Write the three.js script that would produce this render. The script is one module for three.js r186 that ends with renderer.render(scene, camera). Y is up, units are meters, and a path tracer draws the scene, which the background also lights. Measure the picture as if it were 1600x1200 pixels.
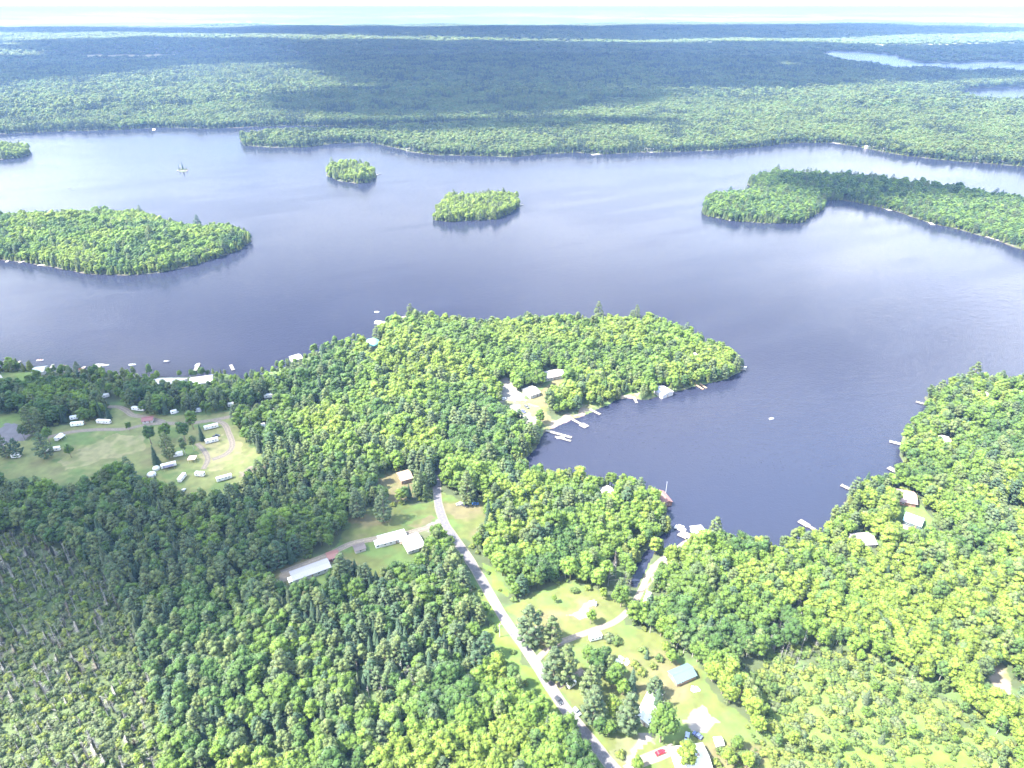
import * as THREE from 'three';
import { mergeGeometries } from 'three/addons/utils/BufferGeometryUtils.js';
import { RoundedBoxGeometry } from 'three/addons/geometries/RoundedBoxGeometry.js';

// ---------------------------------------------------------------- camera, sky, sun, exposure
const scene = new THREE.Scene();
const camera = new THREE.PerspectiveCamera(58.7, 1024 / 768, 1, 90000);
camera.position.set(0, 200, 0);
camera.rotation.set(-0.50511, 0, 0);
const renderer = new THREE.WebGLRenderer({ antialias: true });
renderer.toneMapping = THREE.LinearToneMapping;
renderer.toneMappingExposure = 9.0;
renderer.shadowMap.enabled = true;

const SUN = new THREE.Vector3(-0.58, 0.80, 0.16).normalize();
const sun = new THREE.DirectionalLight(new THREE.Color(1, 0.945, 0.82), 3.8);
sun.position.copy(SUN).multiplyScalar(2500); sun.castShadow = true; sun.shadow.radius = 5;
Object.assign(sun.shadow.camera, { left: -900, right: 900, top: 900, bottom: -900, near: 100, far: 5000 });
sun.shadow.mapSize.set(4096, 4096); sun.shadow.camera.updateProjectionMatrix();
scene.add(sun, sun.target);

// ---------------------------------------------------------------- numbers
function rng(seed) { let a = seed >>> 0; return () => { a = (a + 0x6D2B79F5) | 0; let t = Math.imul(a ^ (a >>> 15), 1 | a); t = (t + Math.imul(t ^ (t >>> 7), 61 | t)) ^ t; return ((t ^ (t >>> 14)) >>> 0) / 4294967296; }; }
function hash(x, y, s = 0) { let h = Math.imul(x, 374761393) ^ Math.imul(y, 668265263) ^ Math.imul(s + 11, 2246822519); h = Math.imul(h ^ (h >>> 13), 1274126177); return ((h ^ (h >>> 16)) >>> 0) / 4294967296; }
function noise(x, y, s = 0) {
  const xi = Math.floor(x), yi = Math.floor(y); let fx = x - xi, fy = y - yi;
  fx = fx * fx * (3 - 2 * fx); fy = fy * fy * (3 - 2 * fy);
  const a = hash(xi, yi, s), b = hash(xi + 1, yi, s), c = hash(xi, yi + 1, s), d = hash(xi + 1, yi + 1, s);
  return a + (b - a) * fx + (c - a) * fy + (a - b - c + d) * fx * fy;
}
function fbm(x, y, o = 4, s = 0) { let v = 0, a = 0.5, t = 0; for (let i = 0; i < o; i++) { v += a * noise(x, y, s + i); t += a; a *= 0.5; x *= 2.03; y *= 2.03; } return v / t; }
const clamp = (v, a = 0, b = 1) => Math.min(b, Math.max(a, v));
const sstep = (a, b, v) => { const t = clamp((v - a) / (b - a)); return t * t * (3 - 2 * t); };
const lerp = (a, b, t) => a + (b - a) * t;
const lin = (r, g, b) => new THREE.Color().setRGB(r, g, b);

// ---------------------------------------------------------------- sky: dimmed horizon, blue above, soft broken cloud brightened overhead
{
  const W = 1024, Hh = 512, data = new Float32Array(W * Hh * 4);
  for (let j = 0; j < Hh; j++) for (let i = 0; i < W; i++) {
    const el = ((j + 0.5) / Hh - 0.5) * Math.PI, az = ((i + 0.5) / W - 0.5) * 2 * Math.PI;
    const y = Math.sin(el), x = Math.cos(el) * Math.cos(az), z = Math.cos(el) * Math.sin(az);
    let r = 0.105, g = 0.135, b = 0.235;
    if (y > 0) {
      const up = Math.sqrt(y), q = 1 / (y + 0.10), n = fbm(x * q * 0.75 + 25.9, z * q * 0.75 + 6.29, 5, 40);
      r = lerp(0.105, 0.22, up); g = lerp(0.135, 0.32, up); b = lerp(0.235, 0.45, up);
      const c = sstep(0.44, 0.64, n) * sstep(0.03, 0.30, y) * 0.9, w = lerp(0.16, 1.35, y);  // cloud made brighter toward the zenith to lift light in the shade
      r = lerp(r, w, c); g = lerp(g, w * 1.01, c); b = lerp(b, w * 1.03, c);
    }
    data.set([r, g, b, 1], (j * W + i) * 4);
  }
  const sky = new THREE.DataTexture(data, W, Hh, THREE.RGBAFormat, THREE.FloatType);
  sky.mapping = THREE.EquirectangularReflectionMapping; sky.magFilter = THREE.LinearFilter; sky.needsUpdate = true;
  scene.background = sky; scene.environment = sky;
}
scene.fog = new THREE.FogExp2(lin(0.28, 0.50, 1.0), 0.000075);

// ---------------------------------------------------------------- the survey: shorelines and land use, in metres (x, z)
const LAND = {
  mainland: [[-2600, -640], [-900, -520], [-399.3, -377.1], [-323.5, -383.2], [-296.6, -378.9], [-271.1, -376.3], [-236.7, -371.2], [-212.6, -370.4], [-189.3, -371.2], [-178.3, -375.4], [-164.6, -364.0], [-156.6, -372.7], [-141.1, -386.9], [-126.1, -408.0], [-111.4, -418.5], [-100.7, -420.2], [-94.0, -414.0], [-92.1, -431.9],
    [-89.3, -439.7], [-81.8, -456.5], [-64.4, -456.5], [-45.4, -449.4], [-18.0, -445.2], [22.6, -448.0], [68.4, -452.7], [90.8, -450.3], [111.1, -438.8], [125.2, -426.3], [129.9, -410.3], [138.4, -399.1], [141.5, -384.6], [145.8, -384.1],
    [142.6, -377.1], [131.0, -367.1], [110.3, -359.0], [95.3, -351.2], [84.1, -345.9], [76.0, -342.1], [68.8, -343.6], [61.3, -342.9], [55.6, -336.3], [49.0, -332.7], [39.9, -324.4], [33.6, -321.0], [26.1, -315.1], [17.8, -308.6], [15.2, -303.0], [12.5, -292.8], [6.4, -283.1], [5.4, -276.5], [8.8, -273.8],
    [15.4, -267.3], [24.4, -266.5], [33.8, -263.4], [42.7, -261.4], [55.4, -260.4], [62.7, -255.0], [67.5, -249.8], [68.8, -245.7], [69.9, -236.8], [67.8, -229.2], [60.7, -223.4], [58.9, -219.5], [52.8, -211.8], [49.2, -204.5], [46.8, -196.8], [48.7, -196.2], [52.1, -201.7], [55.8, -209.6], [59.9, -216.4], [63.0, -215.6], [66.9, -216.4], [71.3, -220.7], [76.0, -224.7], [80.5, -226.3],
    [83.2, -224.7], [89.0, -222.7], [96.2, -219.5], [106.9, -215.6], [112.7, -217.1], [121.9, -223.6], [133.7, -228.3], [137.2, -229.5], [140.7, -235.9], [148.7, -240.3], [154.3, -239.9], [154.5, -245.7], [152.3, -247.7], [157.0, -253.6], [164.4, -258.5], [174.8, -262.6], [185.2, -266.5], [192.1, -268.6], [196.3, -274.3], [196.3, -281.4], [197.2, -287.6], [201.9, -295.7], [211.1, -307.4], [220.9, -317.0], [228.9, -320.3], [231.1, -327.1], [237.8, -336.3], [241.9, -346.1], [248.6, -344.1], [256.1, -352.0], [268.5, -360.2], [286.6, -361.9], [304.7, -360.2], [480, -395], [800, -420], [2500, -380], [4000, 300], [4000, 3000], [-4000, 3000], [-4000, -500]],
  island_large: [[-640, -560], [-524.8, -601.2], [-461.7, -594.0], [-433.1, -585.1], [-407.1, -574.8], [-359.9, -555.0], [-325.6, -551.9], [-301.3, -558.3], [-281.4, -576.5], [-266.9, -597.5], [-255.0, -621.9], [-253.5, -645.9], [-253.1, -649.2], [-268.8, -679.5], [-284.8, -685.6], [-304.6, -671.9], [-353.0, -695.4], [-403.6, -738.4], [-439.9, -736.9], [-476.4, -728.7], [-520.6, -723.3], [-596.9, -707.6], [-760, -640]],
  islet_rear: [[-251.9, -945.8], [-227.7, -910.8], [-198.0, -895.9], [-182.8, -903.3], [-182.1, -937.8], [-189.0, -961.3], [-229.7, -1007.0], [-254.1, -974.7]],
  islet_front: [[-84.0, -723.2], [-67.7, -715.8], [-40.9, -720.7], [-17.1, -725.8], [0.0, -751.8], [8.8, -779.5], [5.2, -810.0], [-22.8, -822.5], [-48.2, -800.3], [-74.4, -803.5], [-82.9, -759.2]],
  islet_tiny: [[-463.4, -970.5], [-451.9, -962.2], [-449.2, -974.8], [-455.5, -987.7], [-466.3, -992.1], [-468.9, -983.4]],
  shoal: [[-557.8, -867.5], [-551.9, -864.0], [-551.4, -867.5], [-556.6, -870.9]],
  island_long: [[211.2, -757.2], [210.8, -741.2], [231.6, -720.7], [269.2, -710.9], [304.2, -710.9], [317.6, -728.3], [346.7, -759.9], [368.0, -806.0], [388.1, -809.0], [401.6, -797.0], [428.0, -759.9], [438.8, -713.3], [457.6, -687.2], [473.6, -650.0], [478.8, -619.9], [510.6, -545.6], [667.3, -726.1], [587.5, -791.3], [555.0, -822.9], [514.2, -860.4], [456.9, -908.8], [388.1, -924.7], [336.0, -932.6], [307.9, -904.8], [300.8, -892.3], [304.6, -867.5], [307.2, -850.5], [257.2, -816.8], [229.0, -810.3]],
  islet_west: [[-742.6, -1092.7], [-740.1, -1062.1], [-762.4, -1052.2], [-844.7, -1047.4], [-894.4, -1120.7], [-823.1, -1149.9], [-779.7, -1138.1], [-764.9, -1128.9]],
  far_shore: [[-6000, -1750], [-1900, -1420], [-1094.2, -1280.0], [-916.5, -1287.0], [-818.4, -1315.8], [-726.5, -1330.6], [-663.6, -1361.3], [-561.1, -1345.8], [-485.2, -1369.2], [-429.1, -1385.1], [-331.7, -1377.1], [-247.9, -1401.5], [-125.3, -1418.2], [0.0, -1452.7], [15.2, -1435.3], [-120.0, -1355.1], [-235.8, -1331.1], [-311.2, -1299.9], [-422.5, -1287.2], [-455.6, -1242.8], [-464.6, -1219.8], [-440.0, -1170.6], [-393.6, -1153.1], [-333.5, -1153.1], [-288.9, -1194.8], [-235.4, -1194.8], [-185.6, -1147.3], [-160.6, -1113.9], [-117.8, -1087.5], [-58.7, -1082.3], [0.0, -1072.1], [49.3, -1092.7], [99.9, -1108.6], [138.1, -1092.7], [199.8, -1108.6], [260.9, -1113.9], [335.7, -1130.4], [405.8, -1158.9], [470.8, -1194.8], [535.0, -1194.8], [561.9, -1158.9], [582.1, -1113.9], [603.6, -1077.2], [645.4, -1047.4], [687.9, -1023.7], [728.8, -1000.9], [827.8, -899.6], [2600, -900], [60000, -3000], [60000, -60000], [-60000, -60000], [-60000, -6000]],
};
const LAKES = [  // farther lakes behind the forest
  [[1497.7, -3678.7], [1643.7, -3898.3], [1766.0, -3841.1], [1799.5, -3577.7], [1667.8, -3143.9], [1752.7, -3032.9], [1948.0, -3143.9], [2111.8, -3069.1], [2419.5, -2963.1], [1944.2, -2359.5], [1664.8, -2427.5], [1673.7, -2575.3], [1497.9, -2499.3], [1474.4, -2655.8], [1334.3, -2601.6], [1365.8, -2864.0], [1393.7, -3222.3]],
  [[1124.4, -1865.7], [1267.0, -2050.9], [1463.4, -2120.5], [1728.2, -2085.1], [1395.8, -1663.0], [1186.0, -1697.8], [1096.6, -1721.8]],
];
function polygon(pts) {
  const n = pts.length, X = pts.map((p) => p[0]), Z = pts.map((p) => p[1]);
  const box = [Math.min(...X), Math.max(...X), Math.min(...Z), Math.max(...Z)];
  return {
    pts, box, inside(x, z) {
      if (x < box[0] || x > box[1] || z < box[2] || z > box[3]) return false;
      let c = false;
      for (let i = 0, j = n - 1; i < n; j = i++) if ((Z[i] > z) !== (Z[j] > z) && x < ((X[j] - X[i]) * (z - Z[i])) / (Z[j] - Z[i]) + X[i]) c = !c;
      return c;
    },
    sd(x, z) {  // metres, positive inside
      let best = 1e18, c = false;
      for (let i = 0, j = n - 1; i < n; j = i++) {
        const ex = X[j] - X[i], ez = Z[j] - Z[i], wx = x - X[i], wz = z - Z[i], t = clamp((wx * ex + wz * ez) / (ex * ex + ez * ez + 1e-9));
        const dx = wx - ex * t, dz = wz - ez * t; best = Math.min(best, dx * dx + dz * dz);
        if ((Z[i] > z) !== (Z[j] > z) && x < (ex * (z - Z[i])) / ez + X[i]) c = !c;
      }
      return c ? Math.sqrt(best) : -Math.sqrt(best);
    },
  };
}
const lands = Object.entries(LAND).map(([name, p]) => ({ name, ...polygon(p) })), lakes = LAKES.map(polygon);
const FAR_SD = 60;
function shore(x, z) {  // signed distance to the shoreline and the land's name
  let sd = -1e9, name = '';
  for (const l of lands) {
    if (x < l.box[0] - FAR_SD || x > l.box[1] + FAR_SD || z < l.box[2] - FAR_SD || z > l.box[3] + FAR_SD) continue;
    const s = l.sd(x, z); if (s > sd) { sd = s; name = l.name; }
  }
  if (sd > 0 && name === 'far_shore') for (const l of lakes) sd = Math.min(sd, -l.sd(x, z));
  return [Math.max(sd, -FAR_SD), name];
}
const HILL = { island_large: 8, islet_front: 3, islet_rear: 2.5, island_long: 5, islet_west: 3, islet_tiny: 0.4, shoal: 0 };
function heightAt(x, z, s = shore(x, z)) {
  let [sd, name] = s;
  sd += (noise(x / 9, z / 9, 3) - 0.5) * Math.min(3, 0.004 * Math.hypot(x, z));
  if (sd < 0) return Math.max(-3, sd * 0.25 - 0.15);
  if (name === 'shoal') return 0.12 + Math.min(sd, 0.3);
  let h = 0.15 + Math.min(sd * 0.14, 1.0) + 0.5 * sstep(3, 30, sd);
  if (name === 'mainland') h += sstep(40, 140, sd) * 2.5 * (fbm(x / 160, z / 160, 2, 7) - 0.35) + 4 * sstep(8, 60, sd) * sstep(-330, -390, z) * sstep(-150, -50, x);
  else if (name === 'far_shore') { const d = Math.hypot(x, z); h += sstep(10, 260, sd) * (fbm(x / 420, z / 420, 3, 9) * 22 - 3) + sstep(200, 1500, sd) * (fbm(x / 1900, z / 1500, 3, 19) * 70 - 24) * sstep(1500, 4000, d); }
  else h += HILL[name] * sstep(2, 60, sd);
  return Math.max(h, 0.15);
}

// land use of the near shore: kind, then outline
const USE = [
  ['lifted_pasture', [[-257.2, -268.1], [-276.1, -291.0], [-253.5, -296.9], [-252.9, -308.0], [-238.6, -313.1], [-221.9, -321.0], [-228.3, -332.0], [-218.1, -332.0], [-204.7, -324.4], [-190.7, -322.4], [-167.1, -323.7], [-144.9, -332.0], [-132.6, -339.2], [-128.2, -329.2], [-143.1, -321.0], [-151.2, -317.0], [-137.4, -294.0], [-120.6, -277.0], [-116.3, -269.0], [-124.5, -262.2], [-127.2, -246.1], [-137.3, -242.4], [-147.2, -243.5], [-167.2, -254.6], [-182.0, -264.5], [-193.6, -263.5], [-194.6, -253.6], [-205.4, -248.9], [-220.8, -253.5], [-231.9, -252.5]]],
  ['lawn', [[-301.4, -349.6], [-320.2, -355.0], [-313.5, -370.4], [-307.0, -376.3], [-295.8, -376.3], [-291.4, -370.4], [-292.4, -360.6]]],
  ['lawn', [[-296.5, -310.5], [-305.8, -323.7], [-285.3, -325.1], [-271.6, -323.7], [-264.8, -314.4], [-270.7, -308.0]]],
  ['asphalt', [[-282.7, -291.0], [-296.5, -310.5], [-276.6, -311.8], [-269.3, -314.4], [-256.2, -306.7], [-255.5, -296.9], [-263.8, -292.2]]],
  ['meadow', [[-72.0, -222.6], [-73.1, -236.8], [-61.4, -243.4], [-46.6, -245.3], [-36.4, -248.5], [-36.0, -256.1], [-31.6, -253.2], [-26.1, -252.2], [-20.5, -248.0], [-10.2, -245.7], [-10.3, -237.7], [-12.0, -222.7], [-15.5, -216.8], [-21.3, -222.6], [-27.4, -224.2], [-31.5, -221.7], [-36.0, -206.7], [-40.1, -199.9], [-59.8, -198.5], [-68.2, -201.0], [-73.2, -191.3], [-83.1, -187.6], [-92.1, -190.9], [-98.9, -201.0], [-93.3, -204.5], [-78.2, -213.3]]],
  ['dry', [[-64.9, -260.0], [-62.0, -268.1], [-54.9, -270.6], [-47.1, -268.1], [-44.5, -253.4], [-52.7, -245.3], [-61.1, -250.1]]],
  ['meadow', [[-2.4, -182.9], [2.0, -188.3], [7.9, -191.5], [15.6, -196.2], [25.2, -197.9], [32.6, -195.8], [35.7, -190.2], [43.0, -189.5], [49.6, -192.5], [53.7, -199.2], [55.3, -196.8], [50.5, -186.0], [42.4, -177.1], [46.5, -173.9], [55.1, -170.2], [56.7, -161.4], [63.9, -157.2], [65.8, -147.5], [71.8, -140.5], [78.6, -129.7], [83.7, -116.9], [67.3, -106.3], [26.6, -106.3], [27.8, -123.6], [21.5, -139.4], [15.0, -151.1], [8.6, -166.2], [2.8, -174.2]]],
  ['lush', [[-13.5, -173.9], [-7.5, -176.8], [0.0, -168.2], [6.5, -155.7], [14.6, -145.1], [16.9, -134.4], [10.1, -137.2], [2.5, -147.4], [-2.2, -153.1], [-8.9, -162.7]]],
  ['lush', [[-16.4, -197.5], [-11.9, -192.5], [-4.2, -176.8], [-7.0, -173.9], [-13.6, -186.0]]],
  ['lush', [[-13.0, -208.1], [-7.3, -206.3], [-2.5, -199.2], [0.0, -189.2], [-4.4, -190.8], [-8.9, -199.2]]],
  ['lawn', [[169.0, -237.7], [177.3, -245.7], [186.0, -245.7], [187.5, -237.7], [181.4, -225.7], [174.9, -223.4], [165.4, -225.7]]],
  ['gravel', [[167.3, -229.2], [172.2, -233.4], [176.4, -228.3], [178.8, -226.7], [175.0, -222.6], [172.0, -225.9], [167.9, -225.9]]],
  ['gravel', [[219.3, -243.9], [225.7, -243.9], [225.7, -237.7], [237.6, -235.1], [222.5, -229.9], [218.9, -235.1]]],
  ['sand', [[156.1, -151.6], [164.6, -157.2], [169.9, -159.3], [168.0, -152.1], [165.1, -144.6], [157.2, -140.5], [157.0, -146.1], [152.5, -146.1]]],
  ['dry', [[136.6, -157.2], [141.9, -164.1], [146.7, -167.9], [144.1, -161.4], [139.0, -156.7]]],
  ['lush', [[125.1, -144.4], [128.6, -141.2], [131.3, -132.8], [136.6, -128.2], [139.3, -119.7], [124.0, -106.3], [95.7, -106.3], [100.0, -124.6], [107.5, -130.7], [120.2, -126.6], [126.2, -130.7]]],
  ['gravel', [[-6.4, -349.6], [-5.8, -360.6], [-1.5, -362.2], [2.3, -349.6], [11.0, -339.2], [16.6, -329.2], [14.6, -314.5], [7.4, -305.7], [2.1, -314.7], [-7.1, -325.6]]],
  ['dry', [[8.1, -337.7], [19.0, -354.3], [33.1, -370.4], [34.8, -362.2], [18.3, -336.3], [21.8, -319.0], [17.2, -310.5], [13.4, -321.0], [16.6, -329.2]]],
  ['sand', [[15.8, -308.0], [18.2, -317.0], [28.4, -323.7], [35.8, -326.5], [41.9, -334.9], [49.4, -333.4], [39.8, -323.7], [26.4, -314.4]]],
  ['sand', [[60.8, -342.1], [63.8, -348.1], [75.4, -349.6], [75.6, -342.1], [68.7, -342.9]]],
  ['gravel', [[152.2, -240.3], [155.8, -242.1], [163.0, -237.7], [160.8, -234.2], [154.5, -235.9]]],
  ['gravel', [[53.2, -137.6], [59.9, -142.1], [63.9, -141.7], [65.0, -138.1], [60.2, -135.0], [55.2, -135.0]]],
  ['gravel', [[30.5, -128.2], [32.7, -131.6], [43.3, -132.4], [43.6, -129.5], [36.8, -126.2], [31.7, -124.6]]],
  ['gravel', [[21.0, -181.4], [25.3, -184.5], [30.6, -188.3], [32.5, -185.7], [27.4, -180.7], [23.7, -179.5]]],
  ['sand', [[-219.7, -286.5], [-220.3, -291.0], [-211.4, -291.6], [-209.4, -284.2], [-216.8, -283.6]]],
  ['gravel', [[-45.5, -224.2], [-40.1, -230.0], [-31.0, -234.2], [-27.8, -229.2], [-31.7, -223.4], [-40.2, -221.1]]],
  ['dry', [[-44.9, -232.5], [-38.5, -237.7], [-34.3, -238.5], [-32.7, -233.8], [-40.5, -230.4]]],
  ['sand', [[-92.6, -200.3], [-85.1, -204.5], [-77.2, -212.6], [-75.6, -210.3], [-85.7, -199.2], [-90.5, -196.8]]],
  ['dry', [[-29.2, -246.6], [-16.0, -244.8], [-12.6, -240.3], [-22.5, -233.8], [-27.9, -240.3]]],
  ['gravel', [[-142.9, -323.7], [-145.9, -334.9], [-132.6, -339.2], [-129.3, -330.6], [-133.7, -325.1]]],
  ['straw', [[-216.8, -296.9], [-209.9, -303.0], [-191.2, -300.6], [-187.5, -289.9], [-197.9, -282.5], [-214.2, -274.3], [-217.5, -269.1], [-225.6, -278.7]]],
  ['straw', [[-162.8, -296.9], [-154.0, -303.0], [-140.8, -296.9], [-132.9, -279.8], [-140.8, -271.7], [-153.3, -271.7]]],
  ['sand', [[-133.4, -270.1], [-123.6, -276.5], [-118.2, -275.4], [-118.4, -270.1], [-127.9, -266.0]]],
  ['sand', [[56.1, -201.0], [55.3, -208.1], [62.6, -214.8], [67.4, -216.4], [73.6, -222.6], [76.7, -224.2], [69.2, -214.8], [61.5, -208.1], [56.3, -199.2], [50.4, -188.3], [49.0, -189.2]]],
  ['mud', [[-104.5, -185.1], [-103.4, -187.6], [-99.7, -188.3], [-98.2, -185.1], [-99.9, -179.9]]],
].map(([kind, pts]) => ({ kind, ...polygon(pts) }));
USE.unshift({ kind: 'sedge', ...polygon([[-254.5, -227.5], [-208.7, -225.1], [-188.1, -215.6], [-171.5, -207.0], [-150.4, -190.8], [-132.4, -169.6], [-121.0, -153.6], [-110.8, -139.4], [-101.8, -122.6], [-92.5, -104.6], [-179.4, -104.6]]) }, { kind: 'weeds', ...polygon([[75.6, -153.6], [105.7, -158.7], [133.9, -153.6], [147.3, -126.6], [140.7, -104.6], [52.8, -104.6], [63.1, -130.7], [78.9, -130.7]]) });
const ROADS = [  // name, width, outline of the middle line
  ['main_road', 3.1, [[40, -62], [37, -90], [34.2, -115.4], [28.8, -124.2], [24.7, -130.7], [21.2, -135.9], [16.6, -143.0], [12.8, -150.2], [8.8, -158.2], [3.4, -168.2], [-2.4, -178.3], [-8.6, -191.2], [-15.5, -205.9], [-22.7, -219.5], [-28.8, -230.8], [-33.1, -243.9], [-35.2, -256.5], [-36.0, -265.0], [-35.3, -282.0], [-32.7, -301.8], [-29.8, -322.4], [-22.2, -342.1], [-11.4, -354.3], [-3.8, -354.3]]],
  ['shore_track', 2.5, [[8.0, -160.3], [13.1, -165.7], [19.9, -169.6], [29.1, -173.6], [38.2, -178.0], [45.6, -185.7], [50.7, -194.8], [54.9, -203.1], [60.2, -209.6], [66.1, -215.2], [72.9, -221.8]]],
  ['yard_drive', 3.0, [[-30.8, -231.7], [-38.3, -228.7], [-45.6, -225.5], [-56.7, -222.6], [-67.4, -219.1], [-76.0, -212.2], [-84.1, -206.7], [-92.0, -201.7]]],
  ['camp_track', 3.2, [[-247.6, -298.1], [-235.0, -305.5], [-222.7, -308.0], [-207.6, -308.6], [-199.1, -312.5], [-191.3, -314.4], [-177.4, -314.4], [-164.1, -317.7], [-152.6, -323.0], [-143.3, -329.2]]],
  ['camp_lane', 3.2, [[-229.0, -332.0], [-223.2, -332.0], [-217.1, -328.5], [-210.5, -323.0], [-200.4, -320.3], [-189.8, -315.7]]],
  ['camp_loop', 3.0, [[-164.1, -317.7], [-156.9, -314.4], [-150.1, -304.2], [-143.7, -291.0], [-144.8, -284.2], [-149.5, -279.8]]],
  ['camp_spur', 2.6, [[-163.2, -294.6], [-157.5, -288.7], [-151.7, -279.8], [-150.8, -271.7]]],
  ['yard_track', 2.6, [[15.3, -150.2], [19.4, -153.6], [24.5, -156.7]]],
  ['lower_drive', 3.6, [[33.8, -121.5], [38.4, -124.2], [44.6, -126.6], [49.7, -128.7]]],
];
function distLine(pts, x, z) { let b = 1e9; for (let i = 1; i < pts.length; i++) { const [ax, az] = pts[i - 1], ex = pts[i][0] - ax, ez = pts[i][1] - az, t = clamp(((x - ax) * ex + (z - az) * ez) / (ex * ex + ez * ez)); b = Math.min(b, Math.hypot(x - ax - ex * t, z - az - ez * t)); } return b; }

// ---------------------------------------------------------------- ground: one sheet to the horizon
const FLOOR = [0.040, 0.054, 0.022];
const SOIL = { meadow: [0.067, 0.080, 0.020], lawn: [0.070, 0.110, 0.022], lifted_pasture: [0.110, 0.122, 0.042], lush: [0.069, 0.110, 0.015], dry: [0.095, 0.083, 0.039], gravel: [0.151, 0.137, 0.128], sand: [0.155, 0.126, 0.097], asphalt: [0.095, 0.089, 0.101], sedge: [0.061, 0.085, 0.032], weeds: [0.074, 0.107, 0.023], straw: [0.160, 0.149, 0.072], mud: [0.063, 0.050, 0.036] };  // pasture is pale dry grass, lightened further to offset cloud shade on the campground
const TX = [-460, 560, -540, -40];
function soilTexture() {
  const W = 2048, Hh = 1024, d = new Uint8Array(W * Hh * 4), e = (v) => 255 * (v <= 0.0031308 ? v * 12.92 : 1.055 * v ** (1 / 2.4) - 0.055);
  for (let j = 0; j < Hh; j++) for (let i = 0; i < W; i++) {
    const x = lerp(TX[0], TX[1], (i + 0.5) / W), z = lerp(TX[2], TX[3], (j + 0.5) / Hh);
    const wx = x + (fbm(x / 5, z / 5, 3, 61) - 0.5) * 7, wz = z + (fbm(x / 5, z / 5, 3, 71) - 0.5) * 7;
    let c = FLOOR, hit = null;
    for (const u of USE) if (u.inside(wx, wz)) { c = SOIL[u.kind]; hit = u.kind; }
    let k = 1, out = [...c];
    if (i > 4 && j > 4 && i < W - 5 && j < Hh - 5) {
      const n = fbm(x / 14, z / 9, 4, 81), m = fbm(x / 2.2, z / 2.2, 3, 91);
      k = 0.72 + 0.56 * m;
      if (hit === 'meadow' || hit === 'lifted_pasture' || hit === 'lawn' || hit === 'lush') {
        const t = sstep(0.50, 0.72, n) * (hit === 'meadow' ? 0.95 : hit === 'lifted_pasture' ? 0.6 : 0.35), u = sstep(0.44, 0.30, n);
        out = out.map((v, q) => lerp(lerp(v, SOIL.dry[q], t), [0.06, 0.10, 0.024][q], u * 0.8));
      } else if (hit === 'gravel' || hit === 'sand' || hit === 'dry' || hit === 'straw') { const t = sstep(hit === 'straw' ? 0.42 : 0.56, 0.70, fbm(x / 6, z / 6, 3, 95)); out = out.map((v, q) => lerp(v, SOIL[hit === 'straw' ? 'lifted_pasture' : 'meadow'][q], t * 0.8)); }
      else if (!hit) out = out.map((v, q) => lerp(v, [0.065, 0.105, 0.03][q], sstep(0.4, 0.7, n)));
    }
    const o = (j * W + i) * 4; for (let q = 0; q < 3; q++) d[o + q] = e(clamp(out[q] * k)); d[o + 3] = 255;
  }
  const t = new THREE.DataTexture(d, W, Hh); t.colorSpace = THREE.SRGBColorSpace; t.magFilter = THREE.LinearFilter; t.needsUpdate = true; return t;
}
function soilAt(x, z) { let hit = null; for (const u of USE) if (u.inside(x, z)) hit = u.kind; return hit; }
const FIELDS = [ // open fields and a painted glint in the far woods: centre, half sizes, colour
  [-916.0, -2017.6, 95, 34, [0.13, 0.16, 0.05]], [-1730.3, -3435.9, 260, 70, [0.30, 0.27, 0.12]], [-231.0, -2451.0, 70, 26, [0.14, 0.16, 0.06]], [-531.6, -2050.9, 60, 20, [0.2, 0.2, 0.09]], [536.6, -1239.3, 22, 9, [0.45, 0.42, 0.34]],
  [613.0, -7364.8, 1500, 260, [0.34, 0.32, 0.13]], [-2362.8, -5651.9, 900, 170, [0.30, 0.30, 0.13]], [2303.7, -4211.5, 500, 120, [0.26, 0.27, 0.11]], [-2111.8, -9426.7, 300, 100, [0.6, 0.6, 0.6]], [4433.4, -12461.1, 2500, 500, [0.28, 0.28, 0.13]], [-6106.8, -10527.1, 2500, 500, [0.28, 0.28, 0.13]],  // neutral grey patch: a far-off glint painted as ground colour
];
function fieldAt(x, z) { for (const f of FIELDS) if (((x - f[0]) / f[2]) ** 2 + ((z - f[1]) / f[3]) ** 2 < 1 + (noise(x / 30, z / 20, 5) - 0.5)) return f; return null; }
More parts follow.
